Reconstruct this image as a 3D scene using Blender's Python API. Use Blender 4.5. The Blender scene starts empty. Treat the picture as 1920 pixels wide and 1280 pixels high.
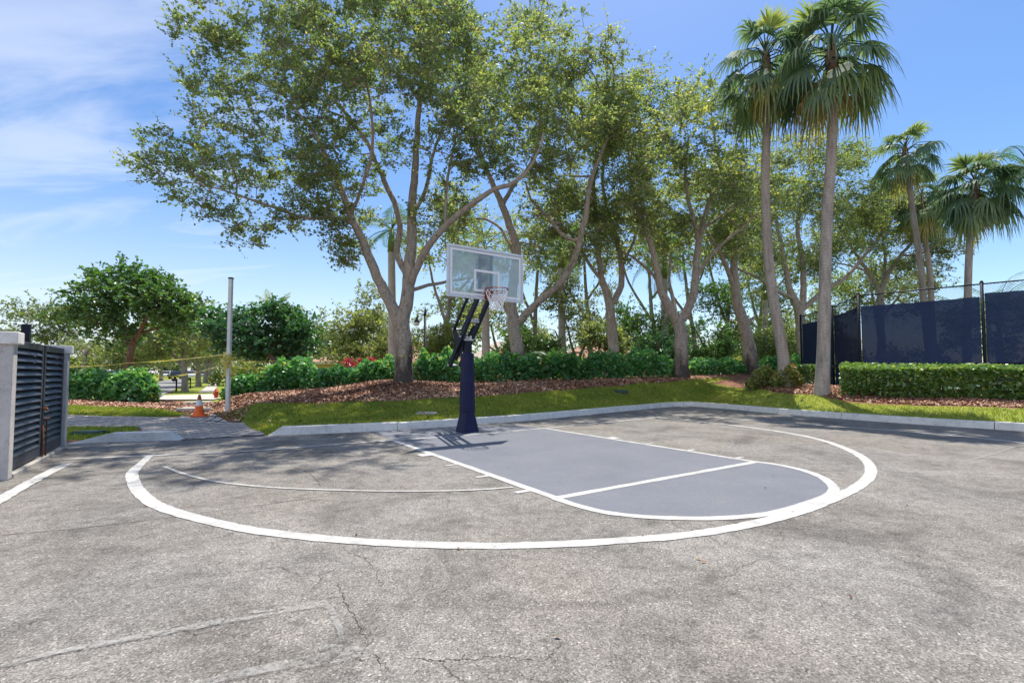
import bpy, math, random
import numpy as np
from mathutils import Vector, Matrix

random.seed(7)
RNG = np.random.default_rng(7)
SC = bpy.context.scene
COL = SC.collection
R = math.radians

# ------------------------------------------------------------------ camera model used for laying things out in metres
F, PITCH, CAMZ = 884.0, R(2.5), 1.28
CYP = 700 - F * math.tan(PITCH)

def ray(x, y):
    a, b, c = (x - 960) / F, 1.0, -(y - CYP) / F
    co, s = math.cos(PITCH), math.sin(PITCH)
    return np.array([a, b * co - c * s, b * s + c * co])

def G(x, y, z=0.0):
    d = ray(x, y); t = (z - CAMZ) / d[2]
    return d * t + np.array([0, 0, CAMZ])

def at(x, y, Y):
    d = ray(x, y)
    return d * (Y / d[1]) + np.array([0, 0, CAMZ])

# ------------------------------------------------------------------ object helpers
def link(o, parent=None):
    COL.objects.link(o)
    if parent is not None: o.parent = parent
    return o

def tag(o, label=None, cat=None, group=None, kind=None):
    if label: o['label'] = label
    if cat: o['category'] = cat
    if group: o['group'] = group
    if kind: o['kind'] = kind
    return o

def empty(name, loc, label, cat, group=None, rotz=0.0):
    o = bpy.data.objects.new(name, None)
    o.empty_display_size = 0.2
    o.location = Vector(loc); o.rotation_euler = (0, 0, rotz)
    link(o); tag(o, label, cat, group)
    return o

class MB:
    """collects shapes, then links them as ONE mesh object"""
    def __init__(s): s.v = []; s.f = []; s.n = 0
    def add(s, verts, faces):
        verts = np.asarray(verts, float)
        s.v.append(verts); n = s.n
        s.f.extend([tuple(int(i) + n for i in f) for f in faces]); s.n += len(verts)
        return s
    def box(s, c, size, X=(1, 0, 0), Yv=(0, 1, 0), Z=(0, 0, 1)):
        c = np.asarray(c, float); X, Yv, Z = [np.asarray(a, float) for a in (X, Yv, Z)]
        h = np.asarray(size, float) / 2
        v = [c + X * h[0] * i + Yv * h[1] * j + Z * h[2] * k for k in (-1, 1) for j in (-1, 1) for i in (-1, 1)]
        return s.add(v, [(0, 2, 3, 1), (4, 5, 7, 6), (0, 1, 5, 4), (2, 6, 7, 3), (0, 4, 6, 2), (1, 3, 7, 5)])
    def bar(s, a, b, w, h=None, up=(0, 0, 1)):
        a, b = np.asarray(a, float), np.asarray(b, float); h = h or w
        d = b - a; L = np.linalg.norm(d); d /= L
        u = np.asarray(up, float); x = np.cross(d, u)
        if np.linalg.norm(x) < 1e-3: x = np.cross(d, (1, 0, 0))
        x /= np.linalg.norm(x); z = np.cross(x, d)
        return s.box((a + b) / 2, (w, L, h), x, d, z)
    def tube(s, pts, rad, k=8, cap=True, close=False):
        pts = np.asarray(pts, float); n = len(pts)
        rad = np.broadcast_to(np.asarray(rad, float), (n,))
        t = np.roll(pts, -1, 0) - np.roll(pts, 1, 0) if close else np.gradient(pts, axis=0)
        t /= np.linalg.norm(t, axis=1)[:, None] + 1e-12
        ref = np.array([0.31, 0.87, 0.38]) if abs(t[0] @ np.array([0.31, 0.87, 0.38])) < 0.9 else np.array([1.0, 0, 0])
        x = np.cross(t[0], ref); x /= np.linalg.norm(x)
        rings = []
        ang = np.arange(k) * 2 * math.pi / k
        for i in range(n):
            x = x - t[i] * (x @ t[i]); x /= np.linalg.norm(x) + 1e-12
            y = np.cross(t[i], x)
            rings.append(pts[i] + rad[i] * (np.cos(ang)[:, None] * x + np.sin(ang)[:, None] * y))
        v = np.concatenate(rings); f = []
        m = n if close else n - 1
        for i in range(m):
            a, b = i * k, ((i + 1) % n) * k
            for j in range(k):
                f.append((a + j, a + (j + 1) % k, b + (j + 1) % k, b + j))
        if cap and not close:
            f.append(tuple(range(k - 1, -1, -1))); f.append(tuple((n - 1) * k + j for j in range(k)))
        return s.add(v, f)
    def lathe(s, c, prof, k=20, rot=0.0):
        c = np.asarray(c, float); v = []; f = []
        for r, z in prof:
            for j in range(k):
                a = rot + j * 2 * math.pi / k
                v.append(c + np.array([r * math.cos(a), r * math.sin(a), z]))
        for i in range(len(prof) - 1):
            for j in range(k):
                f.append((i * k + j, i * k + (j + 1) % k, (i + 1) * k + (j + 1) % k, (i + 1) * k + j))
        f.append(tuple(range(k - 1, -1, -1))); f.append(tuple((len(prof) - 1) * k + j for j in range(k)))
        return s.add(v, f)
    def prism(s, outline, z0, z1):
        o = np.asarray(outline, float); n = len(o)
        v = np.concatenate([np.c_[o, np.full(n, z0)], np.c_[o, np.full(n, z1)]])
        f = [tuple(range(n - 1, -1, -1)), tuple(range(n, 2 * n))]
        f += [(i, (i + 1) % n, n + (i + 1) % n, n + i) for i in range(n)]
        return s.add(v, f)
    def build(s, name, mat, parent=None, smooth=False, bevel=0.0):
        me = bpy.data.meshes.new(name)
        V = np.concatenate(s.v)
        if parent is not None:
            M = np.array(parent_world(parent).inverted())
            V = V @ M[:3, :3].T + M[:3, 3]
        me.from_pydata(V.tolist(), [], s.f)
        me.update()
        if smooth: me.polygons.foreach_set('use_smooth', [True] * len(me.polygons))
        me.materials.append(mat)
        o = bpy.data.objects.new(name, me); link(o, parent)
        if bevel:
            m = o.modifiers.new('bevel', 'BEVEL'); m.width = bevel; m.segments = 2; m.limit_method = 'ANGLE'
        return o

def parent_world(p):
    M = Matrix.Translation(p.location) @ p.rotation_euler.to_matrix().to_4x4()
    return parent_world(p.parent) @ M if p.parent else M

def poly_mesh(name, V, mat, parent=None, var=None):
    """V: (n, k, 3) separate k-gons, with a float attribute 'var' per polygon"""
    n, k = V.shape[:2]
    P = V.reshape(-1, 3)
    if parent is not None:
        M = np.array(parent_world(parent).inverted())
        P = P @ M[:3, :3].T + M[:3, 3]
    me = bpy.data.meshes.new(name)
    me.vertices.add(n * k); me.vertices.foreach_set('co', P.astype(np.float32).ravel())
    me.loops.add(n * k); me.loops.foreach_set('vertex_index', np.arange(n * k, dtype=np.int32))
    me.polygons.add(n); me.polygons.foreach_set('loop_start', np.arange(0, n * k, k, dtype=np.int32))
    try: me.polygons.foreach_set('loop_total', np.full(n, k, dtype=np.int32))
    except Exception: pass
    if var is not None:
        a = me.attributes.new('var', 'FLOAT', 'POINT')
        a.data.foreach_set('value', np.repeat(np.asarray(var, np.float32), k))
    me.update(calc_edges=True); me.validate()
    me.materials.append(mat)
    o = bpy.data.objects.new(name, me); link(o, parent)
    return o

def copy_tree(o, loc, rotz, scale=1.0, label=None, group=None):
    c = o.copy(); COL.objects.link(c)
    c.location = Vector(loc); c.rotation_euler = (0, 0, rotz)
    c.scale = (scale, scale, scale)
    if label: c['label'] = label
    if group: c['group'] = group
    for ch in list(o.children):
        d = ch.copy(); COL.objects.link(d); d.parent = c
        for g in list(ch.children):
            e = g.copy(); COL.objects.link(e); e.parent = d
    return c

# ------------------------------------------------------------------ materials
def new_mat(name):
    m = bpy.data.materials.new(name); m.use_nodes = True
    m.node_tree.nodes.clear()
    return m, m.node_tree.nodes, m.node_tree.links

class NT:
    def __init__(s, name):
        s.m, s.n, s.l = new_mat(name)
        s.out = s.n.new('ShaderNodeOutputMaterial')
    def node(s, t, **kw):
        nd = s.n.new('ShaderNode' + t)
        for k, v in kw.items():
            if k.startswith('i_'):
                key = k[2:].replace('_', ' ')
                nd.inputs[key].default_value = v
            else: setattr(nd, k, v)
        return nd
    def ln(s, a, b): s.l.new(a, b); return s
    def coord(s, scale=1.0, kind='Object'):
        tc = s.node('TexCoord'); mp = s.node('Mapping')
        mp.inputs['Scale'].default_value = scale if hasattr(scale, '__len__') else (scale,) * 3
        s.ln(tc.outputs[kind], mp.inputs['Vector']); return mp.outputs['Vector']
    def world(s, scale=1.0):
        g = s.node('NewGeometry'); mp = s.node('Mapping')
        mp.inputs['Scale'].default_value = scale if hasattr(scale, '__len__') else (scale,) * 3
        s.ln(g.outputs['Position'], mp.inputs['Vector']); return mp.outputs['Vector']
    def noise(s, vec, scale, detail=4, rough=0.6, dist=0.0):
        n = s.node('TexNoise'); n.inputs['Scale'].default_value = scale
        n.inputs['Detail'].default_value = detail; n.inputs['Roughness'].default_value = rough
        n.inputs['Distortion'].default_value = dist
        s.ln(vec, n.inputs['Vector']); return n.outputs['Fac']
    def ramp(s, fac, stops, interp='LINEAR'):
        r = s.node('ValToRGB'); r.color_ramp.interpolation = interp
        e = r.color_ramp.elements
        while len(e) < len(stops): e.new(0.5)
        for i, (p, c) in enumerate(stops):
            e[i].position = p
            e[i].color = (c, c, c, 1) if not hasattr(c, '__len__') else (*c[:3], 1)
        s.ln(fac, r.inputs['Fac']); return r.outputs['Color']
    def mix(s, fac, a, b, mode='MIX'):
        m = s.node('Mix'); m.data_type = 'RGBA'; m.blend_type = mode
        for sock, v in ((m.inputs[0], fac), (m.inputs[6], a), (m.inputs[7], b)):
            if hasattr(v, 'is_output'): s.ln(v, sock)
            elif hasattr(v, '__len__'): sock.default_value = (*v[:3], 1)
            else: sock.default_value = v
        return m.outputs[2]
    def math(s, op, a, b=0.0, clamp=False):
        m = s.node('Math'); m.operation = op; m.use_clamp = clamp
        for sock, v in ((m.inputs[0], a), (m.inputs[1], b)):
            if hasattr(v, 'is_output'): s.ln(v, sock)
            else: sock.default_value = v
        return m.outputs[0]
    def bump(s, h, strength=0.3, dist=0.02):
        b = s.node('Bump'); b.inputs['Strength'].default_value = strength; b.inputs['Distance'].default_value = dist
        s.ln(h, b.inputs['Height']); return b.outputs['Normal']
    def bsdf(s, color, rough=0.8, spec=0.3, metal=0.0, normal=None):
        b = s.node('BsdfPrincipled')
        for key, v in (('Base Color', color), ('Roughness', rough), ('Specular IOR Level', spec), ('Metallic', metal)):
            if hasattr(v, 'is_output'): s.ln(v, b.inputs[key])
            elif hasattr(v, '__len__'): b.inputs[key].default_value = (*v[:3], 1)
            else: b.inputs[key].default_value = v
        if normal is not None: s.ln(normal, b.inputs['Normal'])
        return b
    def done(s, shader, disp=None):
        s.ln(shader, s.out.inputs['Surface']); return s.m

def simple(name, c, rough=0.6, spec=0.3, metal=0.0, var=0.12, scale=6.0, bump=0.0):
    t = NT(name); co = t.coord()
    n = t.noise(co, scale, 5, 0.65)
    lo = tuple(x * (1 - var) for x in c); hi = tuple(min(1, x * (1 + var)) for x in c)
    col = t.ramp(n, [(0.3, lo), (0.7, hi)])
    nm = t.bump(t.noise(co, scale * 12, 3), bump, 0.01) if bump else None
    return t.done(t.bsdf(col, rough, spec, metal, nm).outputs[0])

def leaf_mat(name, stops, trans=0.45, gloss=0.12, rough=0.35, tmul=(1.5, 1.55, 0.7)):
    t = NT(name)
    at_ = t.node('Attribute'); at_.attribute_name = 'var'
    col = t.ramp(at_.outputs['Fac'], stops)
    d = t.node('BsdfDiffuse'); t.ln(col, d.inputs['Color'])
    tr = t.node('BsdfTranslucent')
    tc = t.mix(1.0, col, (*tmul,), 'MULTIPLY'); t.ln(tc, tr.inputs['Color'])
    m = t.node('MixShader'); m.inputs[0].default_value = trans
    t.ln(d.outputs[0], m.inputs[1]); t.ln(tr.outputs[0], m.inputs[2])
    g = t.node('BsdfGlossy'); g.inputs['Roughness'].default_value = rough
    g.inputs['Color'].default_value = (0.9, 0.95, 1.0, 1)
    m2 = t.node('MixShader'); m2.inputs[0].default_value = gloss
    t.ln(m.outputs[0], m2.inputs[1]); t.ln(g.outputs[0], m2.inputs[2])
    return t.done(m2.outputs[0])

M = {}
# asphalt: worn, pale aggregate in a darker binder, with stains and hairline cracks
def asphalt_mat(base=0.222, name='asphalt'):
    t = NT(name); w = t.world()
    ag = t.node('TexVoronoi'); ag.inputs['Scale'].default_value = 105; t.ln(w, ag.inputs['Vector'])
    agr = t.ramp(ag.outputs['Color'], [(0.0, 0.40), (0.35, 0.84), (0.8, 1.22), (1.0, 2.2)])
    bw = t.node('RGBToBW'); t.ln(agr, bw.inputs[0])
    fine = t.ramp(t.noise(w, 105, 4, 0.8), [(0.34, 0.18), (0.47, 0.92), (0.56, 1.05), (0.70, 1.75)])
    mid = t.ramp(t.noise(w, 7, 7, 0.78), [(0.30, 0.58), (0.5, 1.0), (0.72, 1.28)])
    big = t.ramp(t.noise(w, 0.9, 5, 0.62, 0.8), [(0.34, 0.64), (0.48, 0.96), (0.66, 1.18)])
    warm = t.ramp(t.noise(w, 0.5, 3, 0.5), [(0.35, (base * 1.03, base * 0.99, base * 0.94)), (0.65, (base * 1.075, base * 0.995, base * 0.885))])
    c = t.mix(1.0, warm, bw.outputs[0], 'MULTIPLY')
    for x in (fine, mid, big): c = t.mix(1.0, c, x, 'MULTIPLY')
    # hairline cracks
    dn = t.node('TexNoise'); dn.inputs['Scale'].default_value = 2.3; dn.inputs['Detail'].default_value = 6; t.ln(w, dn.inputs['Vector'])
    wv = t.node('VectorMath'); wv.operation = 'MULTIPLY_ADD'; wv.inputs[1].default_value = (0.5, 0.5, 0.0)
    t.ln(dn.outputs['Color'], wv.inputs[0]); t.ln(w, wv.inputs[2])
    vc = t.node('TexVoronoi'); vc.feature = 'DISTANCE_TO_EDGE'; vc.inputs['Scale'].default_value = 0.75; t.ln(wv.outputs[0], vc.inputs['Vector'])
    line = t.ramp(vc.outputs['Distance'], [(0.0, 1.0), (0.0045, 0.0)])
    mask = t.ramp(t.noise(w, 0.8, 3, 0.5), [(0.5, 0.0), (0.6, 0.75)])
    lb = t.node('RGBToBW'); t.ln(line, lb.inputs[0]); mb = t.node('RGBToBW'); t.ln(mask, mb.inputs[0])
    cr = t.math('MULTIPLY', lb.outputs[0], mb.outputs[0])
    c = t.mix(cr, c, (0.035, 0.03, 0.025))
    # dark oily smudges
    st = t.ramp(t.noise(w, 2.2, 4, 0.6, 0.4), [(0.60, 0.0), (0.78, 0.36)])
    sb = t.node('RGBToBW'); t.ln(st, sb.inputs[0])
    c = t.mix(sb.outputs[0], c, (0.085, 0.08, 0.075))
    nm = t.bump(t.math('ADD', bw.outputs[0], t.noise(w, 60, 4)), 0.7, 0.008)
    return t.done(t.bsdf(c, 0.85, 0.25, 0, nm).outputs[0])
M['asphalt'] = asphalt_mat()

def paint_mat(name, c, wear=0.5, alpha=1.0, grain=0.3):
    """road paint that lets the asphalt through where it is worn"""
    t = NT(name); w = t.world()
    n = t.noise(w, 45, 6, 0.75); n2 = t.noise(w, 2.5, 4, 0.6)
    s = t.math('ADD', t.math('MULTIPLY', n, 0.62), t.math('ADD', t.math('MULTIPLY', n2, 0.38), t.math('MULTIPLY', t.noise(w, 14, 5, 0.7), 0.2)))
    a = t.ramp(s, [(max(0.02, wear - 0.06), 0.0), (min(0.98, wear + 0.06), alpha)])
    ab = t.node('RGBToBW'); t.ln(a, ab.inputs[0])
    col = t.ramp(t.noise(w, 4.0, 6, 0.75), [(0.28, tuple(x * (1 - grain) for x in c)), (0.6, c)])
    b = t.bsdf(col, 0.75, 0.3, 0, t.bump(t.noise(w, 120, 3), 0.4, 0.004))
    tr = t.node('BsdfTransparent'); m = t.node('MixShader')
    t.ln(ab.outputs[0], m.inputs[0]); t.ln(tr.outputs[0], m.inputs[1]); t.ln(b.outputs[0], m.inputs[2])
    return t.done(m.outputs[0])
M['line'] = paint_mat('white_line_paint', (0.54, 0.54, 0.525), 0.46, 0.97, 0.42)
M['thin'] = paint_mat('thin_line_paint', (0.50, 0.50, 0.49), 0.49, 0.85, 0.38)
M['faded'] = paint_mat('faded_line_paint', (0.46, 0.46, 0.45), 0.60, 0.45, 0.3)
def lane_mat():
    t = NT('slate_blue_court_paint'); w = t.world()
    a = t.ramp(t.noise(w, 1.1, 5, 0.6), [(0.3, (0.126, 0.137, 0.168)), (0.7, (0.157, 0.168, 0.198))])
    s = t.ramp(t.noise(w, 3.4, 5, 0.7, 0.5), [(0.54, 0.0), (0.75, 0.6)])
    sb = t.node('RGBToBW'); t.ln(s, sb.inputs[0])
    c = t.mix(sb.outputs[0], a, (0.19, 0.185, 0.185))
    f = t.ramp(t.noise(w, 120, 3, 0.75), [(0.32, 0.66), (0.5, 1.0), (0.68, 1.2)])
    c = t.mix(1.0, c, f, 'MULTIPLY')
    return t.done(t.bsdf(c, 0.7, 0.3, 0, t.bump(t.noise(w, 110, 4), 0.35, 0.005)).outputs[0])
M['lane'] = lane_mat()
M['crack'] = simple('crack_dirt', (0.06, 0.05, 0.04), 0.95, 0.1)
M['seam'] = simple('seam_fill', (0.11, 0.105, 0.10), 0.95, 0.1)

def concrete_mat(name, c, joints=0.0):
    t = NT(name); w = t.world()
    a = t.ramp(t.noise(w, 3.0, 6, 0.7), [(0.25, tuple(x * 0.72 for x in c)), (0.6, c), (0.8, tuple(min(0.9, x * 1.12) for x in c))])
    d = t.ramp(t.noise(w, 11, 5, 0.75), [(0.28, 0.62), (0.46, 1.0)])
    c2 = t.mix(1.0, a, d, 'MULTIPLY')
    return t.done(t.bsdf(c2, 0.9, 0.2, 0, t.bump(t.noise(w, 60, 5), 0.4, 0.006)).outputs[0])
M['kerb'] = concrete_mat('painted_kerb_concrete', (0.74, 0.73, 0.69))
M['concrete'] = concrete_mat('plain_concrete', (0.42, 0.40, 0.37))
M['stucco'] = concrete_mat('grey_stucco', (0.58, 0.54, 0.51))
M['stucco_white'] = concrete_mat('pale_cap_stucco', (0.76, 0.73, 0.69))

def ground_mat():
    t = NT('ground_soil'); w = t.world()
    at_ = t.node('Attribute'); at_.attribute_name = 'grass'
    n1 = t.noise(w, 2.2, 5, 0.65); n2 = t.noise(w, 30, 4, 0.7)
    gr = t.ramp(n1, [(0.3, (0.17, 0.22, 0.035)), (0.6, (0.26, 0.30, 0.055)), (0.8, (0.33, 0.31, 0.10))])
    mu = t.ramp(n2, [(0.25, (0.09, 0.042, 0.028)), (0.5, (0.23, 0.115, 0.075)), (0.7, (0.34, 0.19, 0.13)), (0.9, (0.45, 0.29, 0.20))])
    m1 = t.ramp(t.noise(w, 1.3, 4, 0.6), [(0.3, 0.75), (0.7, 1.25)])
    mu = t.mix(1.0, mu, m1, 'MULTIPLY')
    ed = t.math('ADD', at_.outputs['Fac'], t.math('MULTIPLY', t.math('SUBTRACT', t.noise(w, 7, 4), 0.5), 0.6))
    k = t.ramp(ed, [(0.42, 0.0), (0.58, 1.0)])
    kb = t.node('RGBToBW'); t.ln(k, kb.inputs[0])
    c = t.mix(kb.outputs[0], mu, gr)
    return t.done(t.bsdf(c, 0.95, 0.1, 0, t.bump(t.noise(w, 45, 5), 0.8, 0.03)).outputs[0])
M['ground'] = ground_mat()

def paver_mat():
    t = NT('grey_brick_pavers'); g = t.node('NewGeometry'); mp = t.node('Mapping')
    mp.inputs['Rotation'].default_value = (0, 0, R(8)); mp.inputs['Scale'].default_value = (1, 1, 1)
    t.ln(g.outputs['Position'], mp.inputs['Vector'])
    b = t.node('TexBrick'); t.ln(mp.outputs[0], b.inputs['Vector'])
    b.inputs['Scale'].default_value = 1.0; b.inputs['Brick Width'].default_value = 0.27; b.inputs['Row Height'].default_value = 0.27
    b.inputs['Mortar Size'].default_value = 0.026; b.inputs['Mortar Smooth'].default_value = 0.3
    b.offset = 0.0
    b.inputs['Color1'].default_value = (0.56, 0.50, 0.46, 1); b.inputs['Color2'].default_value = (0.43, 0.40, 0.375, 1)
    b.inputs['Mortar'].default_value = (0.045, 0.045, 0.03, 1)
    n = t.ramp(t.noise(t.world(), 14, 5, 0.7), [(0.3, 0.75), (0.7, 1.15)])
    c = t.mix(1.0, b.outputs['Color'], n, 'MULTIPLY')
    return t.done(t.bsdf(c, 0.9, 0.2, 0, t.bump(t.math('SUBTRACT', 1.0, b.outputs['Fac']), 0.8, 0.02)).outputs[0])
M['paver'] = paver_mat()

def bark_mat(name, a, b, dark=0.0, z0=1.05, z1=3.3, scale=1.0):
    t = NT(name); w = t.world((1, 1, 0.35))
    n = t.noise(w, 9 * scale, 7, 0.75, 0.6)
    c = t.ramp(n, [(0.30, tuple(x * 0.3 for x in a)), (0.45, a), (0.66, b)])
    v = t.node('TexVoronoi'); v.inputs['Scale'].default_value = 26 * scale; v.feature = 'DISTANCE_TO_EDGE'; t.ln(w, v.inputs['Vector'])
    fis = t.ramp(v.outputs['Distance'], [(0.0, 0.45), (0.12, 1.0)])
    kn = t.node('TexVoronoi'); kn.inputs['Scale'].default_value = 2.6; t.ln(t.world(), kn.inputs['Vector'])
    fis = t.mix(1.0, fis, t.ramp(kn.outputs['Distance'], [(0.07, 0.25), (0.13, 1.0)]), 'MULTIPLY')
    c = t.mix(1.0, c, fis, 'MULTIPLY')
    li = t.ramp(t.noise(t.world(), 2.1, 5, 0.7), [(0.45, 0.0), (0.7, 0.5)])
    lb = t.node('RGBToBW'); t.ln(li, lb.inputs[0])
    c = t.mix(lb.outputs[0], c, (0.40, 0.38, 0.33))
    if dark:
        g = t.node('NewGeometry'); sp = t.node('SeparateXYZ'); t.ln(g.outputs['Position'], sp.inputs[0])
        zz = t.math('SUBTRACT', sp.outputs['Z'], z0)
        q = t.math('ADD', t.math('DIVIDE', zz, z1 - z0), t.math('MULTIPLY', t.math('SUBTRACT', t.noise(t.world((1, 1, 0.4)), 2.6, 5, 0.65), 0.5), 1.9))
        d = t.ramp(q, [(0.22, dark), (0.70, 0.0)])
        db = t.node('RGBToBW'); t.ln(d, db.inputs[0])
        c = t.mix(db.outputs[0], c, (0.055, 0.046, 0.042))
    h = t.math('ADD', n, t.math('MULTIPLY', v.outputs['Distance'], 1.5))
    return t.done(t.bsdf(c, 0.95, 0.12, 0, t.bump(h, 0.9, 0.03)).outputs[0])
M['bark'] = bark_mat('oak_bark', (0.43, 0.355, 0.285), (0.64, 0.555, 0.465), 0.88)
M['bark_far'] = bark_mat('distant_oak_bark', (0.36, 0.31, 0.26), (0.52, 0.47, 0.40))
M['bark_red'] = bark_mat('reddish_brown_bark', (0.24, 0.13, 0.08), (0.40, 0.24, 0.15))
def palm_bark():
    t = NT('ringed_palm_bark'); w = t.world()
    wv = t.node('TexWave'); wv.bands_direction = 'Z'; wv.inputs['Scale'].default_value = 5.5; wv.inputs['Distortion'].default_value = 5.0
    wv.inputs['Detail'].default_value = 4; wv.inputs['Detail Scale'].default_value = 2.5; t.ln(w, wv.inputs['Vector'])
    c = t.ramp(wv.outputs['Fac'], [(0.0, (0.27, 0.225, 0.19)), (0.3, (0.40, 0.35, 0.305)), (1.0, (0.47, 0.42, 0.375))])
    n = t.ramp(t.noise(t.world((1, 1, 0.22)), 6, 7, 0.75), [(0.3, 0.55), (0.55, 1.0), (0.7, 1.2)])
    c = t.mix(1.0, c, n, 'MULTIPLY')
    return t.done(t.bsdf(c, 0.92, 0.12, 0, t.bump(wv.outputs['Fac'], 0.25, 0.015)).outputs[0])
M['palm_bark'] = palm_bark()
M['royal'] = simple('royal_palm_bark', (0.46, 0.43, 0.38), 0.9, 0.1, 0, 0.25, 3, 0.3)
M['crownshaft'] = simple('green_crownshaft', (0.16, 0.22, 0.07), 0.5, 0.3)

OAK = [(0.0, (0.058, 0.112, 0.064)), (0.3, (0.120, 0.195, 0.092)), (0.6, (0.225, 0.285, 0.110)), (0.85, (0.355, 0.385, 0.14)), (1.0, (0.42, 0.34, 0.17))]
M['oak'] = leaf_mat('oak_leaves', OAK, 0.6, 0.05, 0.45, (1.75, 1.7, 0.85))
M['oak_far'] = leaf_mat('pale_oak_leaves', [(0.0, (0.099, 0.136, 0.055)), (0.35, (0.165, 0.209, 0.079)), (0.7, (0.264, 0.308, 0.121)), (1.0, (0.352, 0.370, 0.194))], 0.5, 0.04, 0.5)
M['magnolia'] = leaf_mat('glossy_dark_leaves', [(0.0, (0.040, 0.105, 0.035)), (0.45, (0.090, 0.203, 0.057)), (0.8, (0.179, 0.325, 0.073)), (1.0, (0.390, 0.325, 0.114))], 0.42, 0.06, 0.38)
M['magnolia_deep'] = leaf_mat('deep_green_leaves', [(0.0, (0.026, 0.090, 0.040)), (0.5, (0.057, 0.179, 0.078)), (0.9, (0.130, 0.277, 0.081)), (1.0, (0.277, 0.308, 0.081))], 0.4, 0.06, 0.38)
M['clusia'] = leaf_mat('clusia_leaves', [(0.0, (0.040, 0.133, 0.059)), (0.45, (0.094, 0.281, 0.109)), (0.85, (0.218, 0.452, 0.133)), (1.0, (0.468, 0.515, 0.140))], 0.4, 0.04, 0.4)
M['clipped'] = leaf_mat('clipped_hedge_leaves', [(0.0, (0.050, 0.122, 0.036)), (0.5, (0.115, 0.230, 0.050)), (0.85, (0.259, 0.374, 0.086)), (1.0, (0.432, 0.432, 0.144))], 0.42, 0.06, 0.4)
M['shrub'] = leaf_mat('mixed_shrub_leaves', [(0.0, (0.06, 0.12, 0.045)), (0.5, (0.20, 0.27, 0.07)), (0.8, (0.40, 0.36, 0.11)), (1.0, (0.48, 0.18, 0.10))], 0.45, 0.05, .45)
M['cordyline'] = leaf_mat('red_cordyline_leaves', [(0.0, (0.16, 0.010, 0.03)), (0.5, (0.42, 0.02, 0.05)), (1.0, (0.62, 0.10, 0.10))], 0.45, 0.14, 0.3, (1.2, 0.8, 0.9))
M['fan'] = leaf_mat('fan_palm_leaves', [(0.0, (0.069, 0.132, 0.098)), (0.4, (0.138, 0.224, 0.144)), (0.62, (0.253, 0.333, 0.115)), (0.78, (0.391, 0.391, 0.115)), (0.88, (0.345, 0.253, 0.138)), (1.0, (0.506, 0.391, 0.253))], 0.45, 0.03, 0.5, (1.4, 1.4, 0.8))
M['areca'] = leaf_mat('arching_palm_leaves', [(0.0, (0.03, 0.09, 0.02)), (0.6, (0.09, 0.2, 0.03)), (1.0, (0.25, 0.28, 0.05))], 0.45, 0.05, .5)
M['blade'] = leaf_mat('grass_blades', [(0.0, (0.115, 0.180, 0.023)), (0.5, (0.262, 0.330, 0.043)), (0.85, (0.443, 0.419, 0.086)), (1.0, (0.657, 0.494, 0.202))], 0.4, 0.03, 0.5, (1.4, 1.4, 0.6))
M['chip'] = leaf_mat('mulch_chips', [(0.0, (0.121, 0.058, 0.039)), (0.4, (0.375, 0.195, 0.123)), (0.75, (0.627, 0.376, 0.248)), (1.0, (0.800, 0.654, 0.484))], 0.0, 0.04, 0.6)

M['navy'] = simple('navy_vinyl_pad', (0.010, 0.012, 0.052), 0.5, 0.25, 0, 0.25, 3, 0.15)
M['black_metal'] = simple('black_powder_coat', (0.010, 0.013, 0.026), 0.5, 0.25, 0, 0.2, 8)
M['grey_metal'] = simple('galvanised_steel', (0.42, 0.43, 0.44), 0.45, 0.5, 0.6, 0.2, 10)
M['alu'] = simple('pale_aluminium_frame', (0.62, 0.64, 0.66), 0.45, 0.5, 0.25, 0.1, 12)
M['white'] = simple('white_paint', (0.80, 0.80, 0.79), 0.6, 0.3, 0, 0.06, 14)
M['red_rim'] = simple('faded_red_steel', (0.22, 0.022, 0.03), 0.45, 0.45, 0, 0.3, 10)
M['net'] = simple('white_nylon_net', (0.78, 0.75, 0.74), 0.85, 0.2, 0, 0.12, 25)
M['gate'] = simple('charcoal_louvre_paint', (0.040, 0.047, 0.062), 0.45, 0.4, 0, 0.35, 5, 0.1)
M['rust'] = simple('rusty_steel', (0.15, 0.06, 0.035), 0.85, 0.2, 0, 0.5, 20)
M['cone_orange'] = simple('orange_cone_rubber', (0.90, 0.15, 0.025), 0.55, 0.35, 0, 0.15, 10)
M['cone_worn'] = simple('faded_brown_orange_rubber', (0.36, 0.11, 0.05), 0.6, 0.3, 0, 0.3, 20)
M['white_band'] = simple('reflective_white_band', (0.72, 0.72, 0.70), 0.5, 0.4, 0, 0.12, 30)
M['tape'] = leaf_mat('yellow_caution_tape', [(0.0, (0.62, 0.54, 0.10)), (1.0, (0.78, 0.70, 0.20))], 0.45, 0.08, 0.4, (1.0, 1.0, 0.9))
M['post_pale'] = simple('pale_grey_pvc', (0.64, 0.65, 0.62), 0.6, 0.35, 0, 0.15, 3)
M['green_plastic'] = simple('dark_green_plastic', (0.03, 0.075, 0.06), 0.6, 0.3, 0, 0.2, 9)
M['roof_clay'] = simple('clay_roof_tiles', (0.40, 0.24, 0.17), 0.85, 0.2, 0, 0.25, 4, 0.5)
M['roof_grey'] = simple('weathered_grey_roof_tiles', (0.44, 0.38, 0.34), 0.85, 0.2, 0, 0.22, 4, 0.5)
M['wall_yellow'] = simple('ochre_house_stucco', (0.52, 0.40, 0.18), 0.9, 0.1, 0, 0.1, 2)
M['wall_cream'] = simple('cream_house_stucco', (0.55, 0.49, 0.38), 0.9, 0.1, 0, 0.1, 2)
M['dark_glass'] = simple('dark_window_glass', (0.02, 0.024, 0.03), 0.12, 0.6, 0, 0.1, 3)
M['car_white'] = simple('white_car_paint', (0.66, 0.67, 0.69), 0.25, 0.6, 0, 0.04, 3)
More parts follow.
